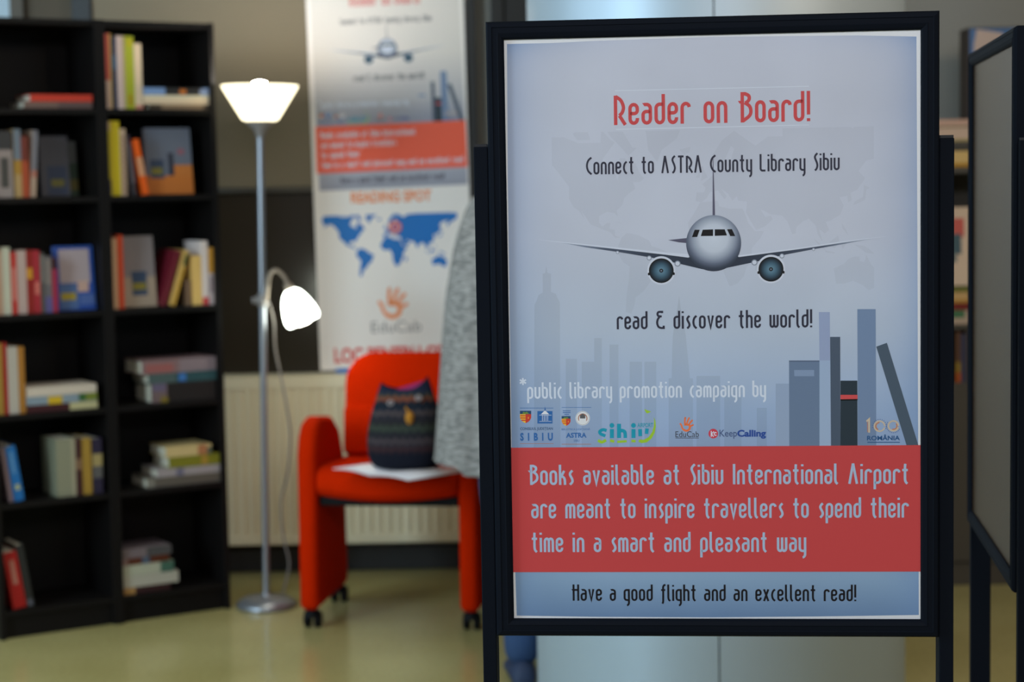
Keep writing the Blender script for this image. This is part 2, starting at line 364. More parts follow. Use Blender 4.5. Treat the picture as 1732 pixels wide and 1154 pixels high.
# ---------------------------------------------------------------- printing inks
PK = 1.06
def print_bg(name, k=1.0, warm=0.0):
    """The blue-grey printed ground: pale in the middle, bluer towards the paper's edge and foot."""
    m = bpy.data.materials.new(name); m.use_nodes = True
    nt = m.node_tree; b = nt.nodes['Principled BSDF']; b.inputs['Roughness'].default_value = 0.42; b.inputs['Specular IOR Level'].default_value = 0.35
    tc = nt.nodes.new('ShaderNodeTexCoord'); sp = nt.nodes.new('ShaderNodeSeparateXYZ'); nt.links.new(tc.outputs['Object'], sp.inputs[0])
    def mth(op, a, bb=None):
        n = nt.nodes.new('ShaderNodeMath'); n.operation = op
        for i, v in enumerate((a, bb)):
            if v is None: continue
            if isinstance(v, (int, float)): n.inputs[i].default_value = v
            else: nt.links.new(v, n.inputs[i])
        return n.outputs[0]
    zr = nt.nodes.new('ShaderNodeMapRange'); zr.inputs[1].default_value = -0.43; zr.inputs[2].default_value = 0.43
    nt.links.new(sp.outputs['Z'], zr.inputs[0])
    cr = nt.nodes.new('ShaderNodeValToRGB'); nt.links.new(zr.outputs[0], cr.inputs['Fac'])
    e = cr.color_ramp.elements
    def c(r, g, bl): return S(r, g, bl, k * PK)
    stops = [(0.0, c(98, 126, 166)), (0.08, c(138, 164, 194)), (0.26, c(144, 162, 198)), (0.36, c(156, 176, 208)), (0.5, c(182, 192, 210)), (0.66, c(194, 197, 212)), (0.86, c(190, 192, 206)), (1.0, c(190, 192, 206))]
    e[0].position, e[0].color = stops[0]; e[1].position, e[1].color = stops[-1]
    for p, cc in stops[1:-1]:
        q = e.new(p); q.color = cc
    ax = mth('ABSOLUTE', sp.outputs['X']); ex = mth('POWER', mth('DIVIDE', ax, 0.302), 9.0)
    az = mth('MAXIMUM', sp.outputs['Z'], 0.0); ez = mth('POWER', mth('DIVIDE', az, 0.424), 26.0)
    ez = mth('MULTIPLY', ez, mth('POWER', mth('DIVIDE', ax, 0.30), 2.0))
    s = mth('ADD', ex, ez); s = mth('MINIMUM', mth('MULTIPLY', s, 0.75), 0.8)
    n = nt.nodes.new('ShaderNodeTexNoise'); n.inputs['Scale'].default_value = 5.0; n.inputs['Detail'].default_value = 2; nt.links.new(tc.outputs['Object'], n.inputs['Vector'])
    mr = nt.nodes.new('ShaderNodeMapRange'); mr.inputs[1].default_value = 0.3; mr.inputs[2].default_value = 0.7; mr.inputs[3].default_value = 0.94; mr.inputs[4].default_value = 1.05
    nt.links.new(n.outputs['Fac'], mr.inputs[0])
    mx = nt.nodes.new('ShaderNodeMix'); mx.data_type = 'RGBA'; nt.links.new(s, mx.inputs[0]); nt.links.new(cr.outputs['Color'], mx.inputs[6]); mx.inputs[7].default_value = c(112, 142, 186)
    m2 = nt.nodes.new('ShaderNodeMix'); m2.data_type = 'RGBA'; m2.blend_type = 'MULTIPLY'; m2.inputs[0].default_value = 1.0
    nt.links.new(mx.outputs[2], m2.inputs[6]); nt.links.new(mr.outputs[0], m2.inputs[7]); nt.links.new(m2.outputs[2], b.inputs['Base Color'])
    return m
def ink(name, r, g, b, k=PK): return mat('ink_' + name, S(r, g, b, k), 0.42, spec=0.35)
def radial_ink(name, cx, cz, rx, rz, stops):
    m = bpy.data.materials.new('ink_' + name); m.use_nodes = True
    nt = m.node_tree; b = nt.nodes['Principled BSDF']; b.inputs['Roughness'].default_value = 0.42; b.inputs['Specular IOR Level'].default_value = 0.35
    tc = nt.nodes.new('ShaderNodeTexCoord'); mp = nt.nodes.new('ShaderNodeMapping'); mp.vector_type = 'POINT'
    mp.inputs['Location'].default_value = (-cx / rx, 0, -cz / rz); mp.inputs['Scale'].default_value = (1 / rx, 0, 1 / rz)
    ln = nt.nodes.new('ShaderNodeVectorMath'); ln.operation = 'LENGTH'
    cr = nt.nodes.new('ShaderNodeValToRGB'); e = cr.color_ramp.elements
    e[0].position, e[0].color = stops[0]; e[1].position, e[1].color = stops[-1]
    for p, c in stops[1:-1]: e.new(p).color = c
    nt.links.new(tc.outputs['Object'], mp.inputs[0]); nt.links.new(mp.outputs[0], ln.inputs[0])
    nt.links.new(ln.outputs['Value'], cr.inputs['Fac']); nt.links.new(cr.outputs['Color'], b.inputs['Base Color'])
    return m
M_PAPER = mat('white_paper', S(226, 226, 230), 0.5, spec=0.3)

# ---------------------------------------------------------------- world outlines, longitude and latitude
LAND = [
 [(-168, 66), (-156, 71), (-141, 70), (-128, 70), (-115, 68), (-108, 68), (-95, 68), (-94, 72), (-86, 69), (-82, 68), (-86, 66), (-93, 62), (-94, 58), (-88, 56), (-82, 55), (-80, 51), (-78, 56), (-78, 62), (-73, 62), (-68, 58), (-64, 60), (-60, 55), (-56, 52), (-60, 50), (-66, 50), (-64, 46), (-70, 43), (-74, 40), (-76, 35), (-81, 31), (-80, 26), (-83, 29), (-90, 30), (-97, 27), (-97, 21), (-94, 18), (-90, 21), (-87, 21), (-88, 16), (-83, 15), (-83, 10), (-78, 8), (-83, 8), (-87, 13), (-95, 16), (-105, 20), (-109, 26), (-113, 31), (-110, 24), (-115, 31), (-120, 34), (-124, 40), (-124, 48), (-131, 54), (-138, 59), (-150, 60), (-158, 57), (-165, 55), (-158, 59), (-165, 62)],
 [(-120, 71), (-108, 73), (-104, 69), (-116, 69)], [(-90, 72), (-76, 72), (-66, 66), (-62, 66), (-70, 63), (-76, 66), (-86, 70)], [(-118, 76), (-96, 77), (-88, 82), (-66, 83), (-78, 76), (-98, 74), (-114, 74)],
 [(-72, 78), (-58, 82), (-34, 83.5), (-20, 81), (-20, 74), (-26, 69), (-40, 65), (-44, 60), (-52, 65), (-54, 71), (-62, 76)],
 [(-77, 8), (-72, 12), (-62, 10), (-52, 5), (-50, 0), (-44, -2), (-35, -6), (-39, -14), (-41, -22), (-48, -26), (-54, -34), (-58, -38), (-65, -42), (-66, -47), (-69, -52), (-74, -51), (-73, -40), (-71, -30), (-70, -18), (-76, -14), (-81, -5), (-80, 1)],
 [(-10, 37), (-9, 43), (-2, 43), (-1, 46), (-4, 48), (2, 51), (7, 54), (9, 57), (11, 54), (18, 55), (22, 58), (29, 60), (22, 61), (25, 65), (22, 66), (17, 61), (18, 60), (14, 55), (8, 58), (5, 60), (6, 63), (14, 68), (25, 71), (40, 67), (44, 66), (55, 69), (68, 69), (68, 73), (80, 73), (104, 78), (113, 74), (130, 71), (140, 73), (160, 70), (170, 69), (180, 69), (190, 66), (180, 63), (170, 60), (163, 58), (156, 51), (155, 58), (160, 61), (142, 59), (135, 54), (141, 50), (134, 43), (128, 41), (129, 36), (126, 34), (125, 39), (118, 38), (122, 32), (119, 25), (110, 20), (106, 19), (109, 12), (105, 9), (100, 13), (103, 2), (99, 8), (97, 16), (91, 22), (86, 20), (80, 15), (79, 9), (76, 9), (72, 20), (67, 25), (57, 26), (51, 29), (48, 30), (52, 24), (57, 25), (59, 22), (52, 16), (44, 13), (39, 21), (35, 28), (36, 36), (28, 37), (27, 40), (23, 37), (19, 42), (13, 45), (18, 40), (16, 38), (10, 44), (3, 43), (0, 39), (-5, 36)],
 [(-6, 36), (10, 37), (11, 33), (20, 31), (32, 31), (34, 27), (37, 19), (43, 12), (51, 12), (48, 6), (40, -3), (40, -15), (35, -20), (33, -27), (27, -33), (20, -35), (17, -29), (12, -17), (13, -8), (9, 0), (9, 4), (4, 6), (-8, 5), (-16, 12), (-17, 20), (-10, 30)],
 [(113, -22), (122, -18), (126, -14), (131, -12), (136, -12), (136, -16), (140, -17), (142, -11), (146, -19), (153, -26), (150, -37), (144, -39), (138, -35), (130, -32), (122, -34), (115, -34)],
 [(44, -13), (50, -16), (47, -25), (43, -22)], [(-5, 50), (1, 52), (-2, 56), (-3, 58), (-6, 57), (-4, 54)], [(-10, 52), (-6, 55), (-6, 52)], [(-24, 65), (-14, 66), (-15, 64), (-20, 63)],
 [(130, 32), (136, 34), (141, 36), (142, 43), (145, 44), (140, 46), (139, 38), (132, 35)], [(95, 5), (104, -3), (106, -6), (101, -3)], [(109, 1), (117, 7), (118, 1), (114, -4), (110, -3)], [(105, -6), (114, -8), (114, -9), (106, -8)], [(131, -1), (141, -3), (150, -10), (142, -9), (138, -6)], [(119, 0), (125, 1), (121, -5)], [(120, 18), (124, 12), (126, 7), (121, 13)],
 [(173, -35), (178, -38), (175, -41)], [(167, -46), (174, -41), (171, -44)], [(-85, 22), (-75, 20), (-78, 21)],
]
def merc(la): return math.degrees(math.log(math.tan(math.radians(45 + max(-60, min(84, la)) / 2))))
def clip(poly, x0, x1, z0, z1):
    def cut(ps, ins, cross):
        out = []
        for i, p in enumerate(ps):
            q = ps[i - 1]
            if ins(p):
                if not ins(q): out.append(cross(q, p))
                out.append(p)
            elif ins(q): out.append(cross(q, p))
        return out
    def cx(v): return lambda a, b: (v, a[1] + (b[1] - a[1]) * (v - a[0]) / (b[0] - a[0]))
    def cz(v): return lambda a, b: (a[0] + (b[0] - a[0]) * (v - a[1]) / (b[1] - a[1]), v)
    for ins, cr in ((lambda p: p[0] >= x0, cx(x0)), (lambda p: p[0] <= x1, cx(x1)), (lambda p: p[1] >= z0, cz(z0)), (lambda p: p[1] <= z1, cz(z1))):
        if poly: poly = cut(poly, ins, cr)
    return poly
def land(mb, k, lon0, zeq, x0, x1, z0, z1, y, m=0, cx=0.0):
    for pg in LAND:
        p = clip([(cx + (lo - lon0) * k, zeq + merc(la) * k) for lo, la in pg], x0, x1, z0, z1)
        if len(p) > 2: mb.flat(p, y, m)

# ---------------------------------------------------------------- the poster stand in front
STAND_P, STAND_YAW = Vector((0.2885, 2.7175, 0)), math.atan2(-0.0555, 0.6355)
inv = (Matrix.Translation(STAND_P) @ Matrix.Rotation(STAND_YAW, 4, 'Z')).inverted()
PY = -0.0035                                       # the paper's plane in the stand
nrm = Matrix.Rotation(STAND_YAW, 3, 'Z') @ Vector((0, -1, 0))
pl_p = Matrix.Translation(STAND_P) @ Matrix.Rotation(STAND_YAW, 4, 'Z') @ Vector((0, PY, 0))
def loc(px, py):                                 # photograph -> stand coordinates
    v = inv @ on_plane(px, py, pl_p, nrm); return (v.x, v.z)
c4 = [loc(*p) for p in ((852, 66), (870, 1047), (1559, 1046), (1555, 52))]
OX0, OX1 = (c4[0][0] + c4[1][0]) / 2, (c4[2][0] + c4[3][0]) / 2
OZ0, OZ1 = (c4[1][1] + c4[2][1]) / 2, (c4[0][1] + c4[3][1]) / 2
ZC = (OZ0 + OZ1) / 2; XC = (OX0 + OX1) / 2
def uw(px, py):
    x, z = loc(px, py); return (x - XC, z - ZC)
def U(pts): return [uw(*p) for p in pts]
UK = (OX1 - OX0) / 704.0                         # metres per photograph pixel on the paper
HW, HH = (OX1 - OX0) / 2, (OZ1 - OZ0) / 2
print('paper opening', HW * 2, HH * 2, 'frame z', OZ0, OZ1)

M_FRAME = mat('black_powder_coated_metal', S(17, 21, 29), 0.6, spec=0.04)
M_FRAME_IN = mat('frame_rebate', S(12, 12, 20), 0.6)
def make_stand(name, label, p, yaw, group):
    root = thing(name, label, 'poster stand', p, yaw, group)
    prof = [(-0.0258, 0.012), (-0.0258, -0.006), (-0.0232, -0.0105), (-0.0175, -0.0120), (-0.0165, -0.0110), (-0.0095, -0.0112), (-0.0085, -0.0118), (-0.003, -0.0098), (0.0, -0.0064), (0.0, 0.012)]
    mb = MB()
    cs = [(-HW, OZ0 - ZC, -1, -1), (HW, OZ0 - ZC, 1, -1), (HW, OZ1 - ZC, 1, 1), (-HW, OZ1 - ZC, -1, 1)]
    n = len(prof)
    for i in range(4):
        a, b = cs[i], cs[(i + 1) % 4]
        # mitred rail: the outline swept between two corners
        ring = []
        for c in (a, b):
            ring.append([(c[0] + (-q[0]) * c[2] + XC, q[1], c[1] + (-q[0]) * c[3] + ZC) for q in prof])
        mb.add(ring[0] + ring[1], [(k, k + n, (k + 1) % n + n, (k + 1) % n) for k in range(n)])
    mb.build('frame', M_FRAME, root)
    MB().box(XC - HW - 0.01, XC + HW + 0.01, 0.0005, 0.0085, OZ0 - 0.01, OZ1 + 0.01).build('back_board', mat('grey_back_board', S(120, 120, 118), 0.6), root)
    for s in (-1, 1):
        x0 = XC + s * (HW + 0.0265); x1 = x0 + s * 0.0205
        top = OZ1 - 0.152
        po = MB().box(min(x0, x1), max(x0, x1), -0.004, 0.034, 0.03, top).build('post', M_FRAME, root, bevel=0.0015)
        MB().box(min(x0, x1) + 0.001, max(x0, x1) - 0.001, -0.003, 0.033, top, top + 0.004).build('post_cap', M_FRAME_IN, po)
        ft = MB(); ft.box(min(x0, x1) - 0.008, max(x0, x1) + 0.008, -0.23, 0.26, 0.004, 0.03)
        ft.build('foot', M_FRAME, root, bevel=0.003)
        MB().tube([(x0 - s * 0.03, 0.010, ZC + 0.2), (x0 + s * 0.01, 0.010, ZC + 0.2)], 0.006, 10).build('bolt', M_FRAME_IN, root)
    MB().box(XC - HW - 0.03, XC + HW + 0.03, 0.006, 0.028, 0.10, 0.13).build('cross_bar', M_FRAME, root, bevel=0.002)
    return root
stand = make_stand('poster_stand', 'black metal stand with large airplane reading poster facing the camera', STAND_P, STAND_YAW, None)

# ---- the artwork: one flat print per element, each a hair above the last
L1 = lambda n: -0.00022 * n
M_BG = print_bg('ink_blue_grey_ground'); M_MAP = print_bg('ink_map_tint', 0.935); M_SKY = print_bg('ink_skyline_tint', 0.885)
INK_RED = ink('coral_red', 198, 68, 70); INK_DARK = ink('dark_slate', 46, 46, 62); INK_PALE = ink('pale_grey_blue', 214, 221, 236); INK_LINE = ink('pale_lettering', 168, 186, 212)
INK_BLUE = ink('logo_blue', 46, 102, 168)
def hand_print(mb, cx, cz, k, y, m=0):           # a child's hand stamp, about 24 units tall
    P = lambda a, b: (cx + a * k, cz + b * k)
    fx, fz = (lambda a: cx + a * k), (lambda b: cz + b * k)
    for pts in ([(-4, 0), (-4.2, 8), (-3.6, 14)], [(-1.5, 1), (0.6, 8), (3.2, 13.5)], [(1.5, 0), (5, 5), (8.6, 9.2)], [(3, -2.5), (7, -0.5), (10, 1)]):
        ribbon(mb, smooth(pts, 4), 2.8, y, fx, fz, m); e = pts[-1]; mb.flat([P(*q) for q in ellipse(e[0], e[1], 1.4, 1.4, 10)], y, m)
    ribbon(mb, smooth([(-13, 4), (-10.5, 1), (-9, -4), (-6, -8), (-1, -9.5)], 5), 2.8, y, fx, fz, m)
    ribbon(mb, smooth([(-7, -7), (-2, -9.2), (3, -7), (4.5, -2), (3, 1), (-3.5, 2)], 5), 3.6, y, fx, fz, m)
def artwork(parent, banner=False):
    parts = []
    def out(name, mb, mats, label=None):
        mb.v = [(v[0], v[1] * 0.14, v[2]) for v in mb.v]        # printed layers lie within a third of a millimetre
        o = mb.build(name, mats, parent); parts.append(o)
        if label: o['label'] = label
        return o
    if not banner:
        # faint world map
        mb = MB(); x0, z0 = uw(938, 560); x1, z1 = uw(1478, 214)
        cx, cz = uw(1196, 415)
        land(mb, 1.9 * UK, 0, cz, x0, x1, z0, z1, L1(1), 0, cx)
        out('map_picture', mb, M_MAP)
        mb = MB()
        for x0_, x1_, y_ in ((957, 976, 607), (984, 1005, 612), (1005, 1018, 572), (1031, 1046, 583), (1065, 1086, 612), (1090, 1110, 612), (1131, 1172, 640), (1178, 1218, 636), (1280, 1297, 690), (1225, 1254, 652)):
            mb.flat(U([(x0_, 757), (x1_, 757), (x1_, y_), (x0_, y_)]), L1(2))
        mb.flat(U([(903, 757), (948, 757), (947, 512), (943, 504), (940, 497), (932, 494), (932, 463), (926, 462), (924, 450), (922, 462), (918, 463), (918, 495), (911, 499), (907, 510), (904, 516)]), L1(2))
        mb.flat(U([(1136, 640), (1167, 640), (1162, 590), (1160, 568), (1155, 540), (1151, 520), (1148.5, 500), (1146, 520), (1142, 540), (1138, 568), (1137, 590)]), L1(2))
        out('skyline_picture', mb, M_SKY)
    # row of printed books
    bk = [((150, 166, 194), [(1312, 649), (1335, 649), (1335, 757), (1312, 757)]),
          ((158, 176, 204), [(1386, 600), (1405, 600), (1405, 757), (1386, 757)]),
          ((150, 162, 194), [(1385, 528), (1403.5, 528), (1404, 610), (1386, 610)]),
          ((106, 124, 152), [(1334.5, 610), (1386, 610), (1386, 757), (1335, 757)]),
          ((84, 98, 122), [(1334.5, 610), (1386, 610), (1386, 612), (1334.5, 612)]),
          ((132, 150, 180), [(1343, 626), (1377, 626), (1377, 636.5), (1343.5, 636.5)]),
          ((116, 136, 168), [(1450, 523), (1481, 523), (1482, 757), (1451, 757)]),
          ((76, 88, 106), [(1404, 570), (1421, 570), (1421.5, 757), (1405.5, 757)]),
          ((42, 54, 64), [(1421.5, 644), (1450, 644), (1450.5, 757), (1421.5, 757)]),
          ((206, 78, 80), [(1421.5, 668), (1450.5, 668), (1450.5, 675), (1421.5, 675.5)]),
          ((14, 14, 16), [(1421.5, 675.5), (1450.5, 675), (1450.5, 677.5), (1421.5, 678)]),
          ((74, 88, 104), [(1482, 586.5), (1500, 580), (1554, 756), (1534, 756)])]
    mb = MB(); ms = []
    for i, (c, pts) in enumerate(bk):
        mb.flat(U(pts), L1(2) - 0.00006 * (i + 1), i); ms.append(ink('book_%d_%d_%d' % c, *c))
    out('book_picture', mb, ms)
    # the airliner, head on
    ax, az = uw(1207, 411); k = UK
    mb = MB(); y = L1(6)
    wing = [(930, 407), (990, 414.5), (1060, 422), (1126, 430), (1165, 435), (1207, 438), (1207, 459), (1186, 455), (1150, 446.5), (1100, 435.5), (1050, 427), (990, 418.5)]
    mb.flat(U(wing), y, 0)
    mb.flat(U([(1484, 402), (1426, 409.5), (1356, 420), (1249, 434), (1207, 438), (1207, 459), (1228, 453.5), (1278, 443), (1330, 430.5), (1377, 421.5), (1426, 413)]), y, 0)
    mb.flat(U([(905, 405), (990, 413), (1126, 427), (1165, 430), (1165, 436), (1126, 431), (990, 415.5)]), y - 5e-5, 1)
    mb.flat(U([(1505, 399), (1426, 408), (1356, 418.5), (1249, 432), (1249, 435), (1356, 421), (1426, 410.5)]), y - 5e-5, 1)
    mb.flat(U([(1205.2, 366), (1205.6, 268), (1206.4, 268), (1209.4, 366)]), y, 2)
    mb.flat(U([(1130, 406.2), (1164, 402.5), (1164, 411.5), (1148, 410)]), y, 2)
    for cx, cy, r in ((1098, 436.5, 4.2), (1146, 446, 5.2), (1044.5, 427, 2.8), (1276, 444, 5.2), (1322.5, 433, 4.2), (1376, 422, 2.6)):
        u, w = uw(cx, cy); mb.flat(ellipse(u, w, r * k, r * k, 16), y - 7e-5, 3); mb.flat(ellipse(u, w, r * k * 0.7, r * k * 0.7, 16), y - 9e-5, 1)
    mb.flat(U([(p[0], p[1]) for p in ellipse(1207, 411.5, 46.5, 47.5, 64)]), y - 1.2e-4, 4)
    for q in ([(768, 192), (792, 192), (780, 226), (755, 227)], [(806, 192), (855, 190), (855, 221), (797, 222)], [(863, 190), (910, 190), (921, 219), (863, 221)], [(921, 190), (944, 189), (960, 222), (936, 222)]):
        mb.flat(U([(900 + a / 2.7935, 320 + b / 2.7935) for a, b in q]), y - 1.6e-4, 5)
    for i, (cx, cy) in enumerate(((1118.5, 458), (1304, 455.5))):
        u, w = uw(cx, cy)
        mb.flat(ellipse(u, w + 0.3 * k, 24.2 * k, 24.6 * k, 40), y - 1.6e-4, 1)
        mb.flat(ellipse(u, w, 21.2 * k, 21.2 * k, 40), y - 2.0e-4, 6 + i)
        mb.flat(ellipse(u, w, 3.4 * k, 3.4 * k, 16), y - 2.4e-4, 5)
        mb.flat(ellipse(u, w, 1.4 * k, 1.4 * k, 10), y - 2.7e-4, 3)
        for d in (-1, 1): mb.flat(ellipse(u + d * 21.4 * k, w - 5.5 * k, 1.8 * k, 2.6 * k, 10), y - 2.4e-4, 5)
    fus = uw(1207, 403)
    fm = radial_ink('fuselage', fus[0], fus[1], 56 * k, 56 * k, [(0.0, S(206, 212, 226)), (0.42, S(196, 202, 216)), (0.64, S(150, 158, 176)), (0.79, S(98, 106, 126)), (0.92, S(58, 66, 82)), (1.0, S(52, 58, 72))])
    wm = radial_ink('wing_shade', ax, az, 300 * k, 300 * k, [(0.0, S(44, 50, 64)), (0.35, S(54, 62, 78)), (0.62, S(80, 88, 106)), (0.75, S(126, 136, 156)), (0.9, S(178, 186, 206)), (1.0, S(192, 200, 216))])
    es = [(0.0, S(112, 146, 164)), (0.4, S(76, 108, 128)), (0.74, S(40, 58, 72)), (0.93, S(20, 22, 26)), (1.0, S(12, 12, 14))]
    e1, e2 = (radial_ink('engine', *uw(*c), 21.2 * k, 21.2 * k, es) for c in ((1118.5, 458), (1304, 455.5)))
    out('airplane_picture', mb, [wm, ink('wing_light', 204, 208, 222), ink('fin_grey', 86, 84, 104), ink('pod_grey', 128, 136, 152), fm, ink('cockpit_black', 18, 16, 20), e1, e2])
    # red band; on the banner its red is shifted to orange for lamplight
    mb = MB(); mb.flat(U([(860, 757.5), (1560, 753), (1560, 967), (860, 968)]), L1(9)); out('colour_band', mb, ink('lamplit_red_band', 244, 98, 70) if banner else INK_RED)
    def text(name, lines, m, layer, sw=11.6):
        mb = MB()
        for t, l, r, asc in lines:
            a, b = uw(*l), uw(*r)
            write(mb, t, a[0], b[0], (a[1] + b[1]) / 2, asc * UK, L1(layer), 0, sw)
        return out(name, mb, m)
    text('heading', [('Reader on Board!', (1039, 211.7), (1370, 205), 51)], INK_RED, 4)
    text('lettering', [('Connect to ASTRA County Library Sibiu', (991, 295), (1420, 288.2), 29.5)], INK_DARK, 7)
    text('lettering', [('read & discover the world!', (1043.5, 557.4), (1373.5, 553.7), 31)], INK_DARK, 4)
    mb = MB(); a, b = uw(892, 674.2), uw(1295.5, 672)
    write(mb, 'public library promotion campaign by', a[0], b[0], (a[1] + b[1]) / 2, 28.5 * UK, L1(5), 0)
    s = uw(884.5, 645.5)
    for q in range(3):
        d = math.radians(30 + 60 * q); dx, dz = 6.2 * UK * math.cos(d), 6.2 * UK * math.sin(d)
        ribbon(mb, [(s[0] - dx, s[1] - dz), (s[0] + dx, s[1] + dz)], 2.9 * UK, L1(5), lambda v: v, lambda v: v)
    out('lettering', mb, INK_PALE)
    if banner:
        text('lettering', [('Books available at Sibiu International', (884, 810), (1320, 810), 30), ('are meant to inspire travellers', (884, 855), (1230, 855), 30), ('to spend their', (884, 900), (1060, 900), 30), ('time in a smart and pleasant way and an excellent read', (884, 945), (1540, 945), 30)], INK_PALE, 11, 13)
    else:
        text('lettering', [('Books available at Sibiu International Airport', (897, 821), (1536.5, 817.7), 35.4), ('are meant to inspire travellers to spend their', (899, 877.6), (1536.5, 875), 35.4), ('time in a smart and pleasant way', (899.5, 934), (1363.5, 933.6), 35.4)], INK_LINE, 11)
    text('lettering', [('Have a good flight and an excellent read!', (969, 1016.8), (1448, 1016.7), 29)], ink('black', 20, 16, 24), 4)
    # hairlines above and below the heading
    if not banner:
        mb = MB()
        for (xa, ya), (xb, yb) in (((1040, 153.6), (1368, 146)), ((1042, 219), (1368, 211.5))): mb.flat(U([(xa, ya + 0.7), (xb, yb + 0.7), (xb, yb - 0.7), (xa, ya - 0.7)]), L1(4))
        out('hairline', mb, ink('white_line', 206, 210, 222))
    # ---- logos
    INKS = [INK_BLUE, ink('logo_yellow', 240, 190, 60), ink('logo_red', 206, 64, 52), ink('logo_navy', 36, 74, 112), ink('logo_white', 226, 226, 230), ink('logo_grey', 92, 92, 96), ink('logo_green', 110, 140, 60), ink('logo_tan', 176, 120, 96)]
    def shield(mb, x0, x1, y0, y1, y):
        def P(f, g): return (x0 + (x1 - x0) * f, y0 + (y1 - y0) * g)
        body = [(0, 0), (1, 0), (1, 0.55), (0.9, 0.75), (0.72, 0.9), (0.5, 1.0), (0.28, 0.9), (0.1, 0.75), (0, 0.55)]
        mb.flat(U([P(*q) for q in body]), y, 1)
        for g in (0.36, 0.54, 0.72): mb.flat(U([P(*q) for q in ((0.02 if g < 0.6 else 0.1, g), (0.5, g), (0.5, g + 0.085), (0.02 if g < 0.6 else 0.14, g + 0.085))]), y - 4e-5, 2)
        mb.flat(U([P(*q) for q in ((0.5, 0.27), (1, 0.27), (1, 0.55), (0.9, 0.75), (0.72, 0.9), (0.5, 1.0))]), y - 4e-5, 2)
        mb.flat(U([P(*q) for q in ((0, 0), (1, 0), (1, 0.27), (0, 0.27))]), y - 4e-5, 3)
        mb.flat(U([P(*q) for q in ((0.2, 0.25), (0.3, 0.08), (0.5, 0.14), (0.6, 0.06), (0.82, 0.25))]), y - 8e-5, 6)
        mb.flat(U([P(*q) for q in ((0.72, 0.5), (0.78, 0.5), (0.78, 0.64), (0.72, 0.64))]), y - 8e-5, 1)
    y = L1(4)
    def box(mb, x0, x1, y0, y1, yy, m): mb.flat(U([(x0, y1), (x1, y1), (x1, y0), (x0, y0)]), yy, m)
    def typ(mb, t, x0, x1, y0, y1, yy, m, bold=0.0):
        a, b = uw(x0, y1), uw(x1, y0); type_mesh(mb, t, a[0], b[0], a[1], b[1], yy, m, bold)
    mb = MB()
    box(mb, 879.5, 936, 690, 690.8, y, 0); box(mb, 879.5, 936, 750, 750.8, y, 7)
    shield(mb, 879.5, 898.5, 695, 716, y)
    box(mb, 909, 934.5, 695.5, 716.5, y, 0)
    mb.flat(U([(915, 701), (929, 701), (922, 694)]), y - 5e-5, 4); mb.flat(U([(920.5, 695), (923.5, 695), (922, 687.5)]), y - 5e-5, 0)
    for q in (917.5, 920.5, 923.5, 926.5): box(mb, q - 0.4, q + 0.4, 703, 712, y - 5e-5, 4)
    box(mb, 912, 933, 702, 702.7, y - 5e-5, 4); box(mb, 912, 933, 712.6, 713.2, y - 5e-5, 4)
    typ(mb, 'CONSILIUL JUDEȚEAN', 880, 935, 722.5, 729, y, 3, 0.015)
    typ(mb, 'S  I  B  I  U', 880, 935, 732, 746, y, 0, 0.045)
    out('logo', mb, INKS)
    mb = MB()
    box(mb, 950, 1000, 689, 689.7, y, 0); box(mb, 950, 1000, 751, 751.8, y, 7)
    for q in (694.5, 697.5, 700.5): box(mb, 952 + (q > 700) * 2.5, 965 - (q > 700) * 2.5, q, q + 1.2, y, 0)
    shield(mb, 950, 965, 704, 720.5, y)
    c = uw(985.6, 707.6); R = 12.6 * UK
    for rr, mm, dy in ((1.0, 4, 0), (0.93, 5, 5e-5), (0.9, 4, 1e-4), (0.66, 7, 1.5e-4), (0.52, 4, 2e-4)): mb.flat(ellipse(c[0], c[1], R * rr, R * rr, 32), y - dy, mm)
    mb.flat(U([(981, 703), (985.6, 699.5), (990, 703), (990, 708), (981, 708)]), y - 2.5e-4, 5)
    mb.flat(U([(979.5, 709.5), (991.5, 709.5), (991.5, 716), (979.5, 716)]), y - 2.5e-4, 4)
    typ(mb, 'BIBLIOTECA JUDEȚEANĂ', 950, 998, 723.5, 729, y, 0)
    typ(mb, 'ASTRA', 957.5, 992, 732, 740.8, y, 0, 0.035)
    typ(mb, 'SIBIU', 970.5, 980, 743.5, 747.5, y, 0)
    out('logo', mb, INKS)
    # airport logo
    mb = MB(); id_ = lambda v: v
    def st(pts, w, m, dy=0): ribbon(mb, U(pts), w * UK, y - dy, id_, id_, m)
    st(smooth([(1026, 728.5), (1020, 727), (1014.5, 730), (1016, 734), (1024, 737.5)]), 5.4, 0)
    st([(1035, 726), (1035, 741)], 7, 0); st([(1047, 717), (1047, 741)], 7, 0)
    st(smooth([(1047, 731), (1051, 728.5), (1056, 730), (1057.5, 735), (1057.5, 741)]), 6, 0)
    st([(1071.5, 726), (1071.5, 741)], 7, 0); st([(1082.5, 726), (1083, 738)], 6.5, 0); st([(1094.5, 725), (1093.5, 734)], 6.2, 0)
    for q in (1035, 1071.5): mb.flat(ellipse(*uw(q, 719.8), 4.2 * UK, 4.2 * UK, 16), y, 0)
    typ(mb, 'AIRPORT', 1078, 1104.5, 715.5, 723, y - 1e-4, 0, 0.02)
    mb.flat(U([(1105.5, 705), (1108.5, 712), (1109.3, 721), (1107.5, 732), (1102, 742), (1094, 748.5), (1085, 749.8), (1080, 747.5), (1081, 743.5), (1089, 744), (1097, 739.5), (1103, 731), (1106, 721), (1106.5, 712)]), y, 1)
    mb.flat(U([(1089.5, 692), (1101.5, 696.5), (1095, 699.5), (1093, 698.5)]), y, 1)
    st(smooth([(1011.5, 745), (1018, 748), (1025, 744.5)]), 5, 1); st([(1032, 745.5), (1039, 747)], 4.5, 1); st([(1044, 747.5), (1060, 746.5)], 4, 1); st([(1068, 746), (1075, 746.5)], 4.5, 1)
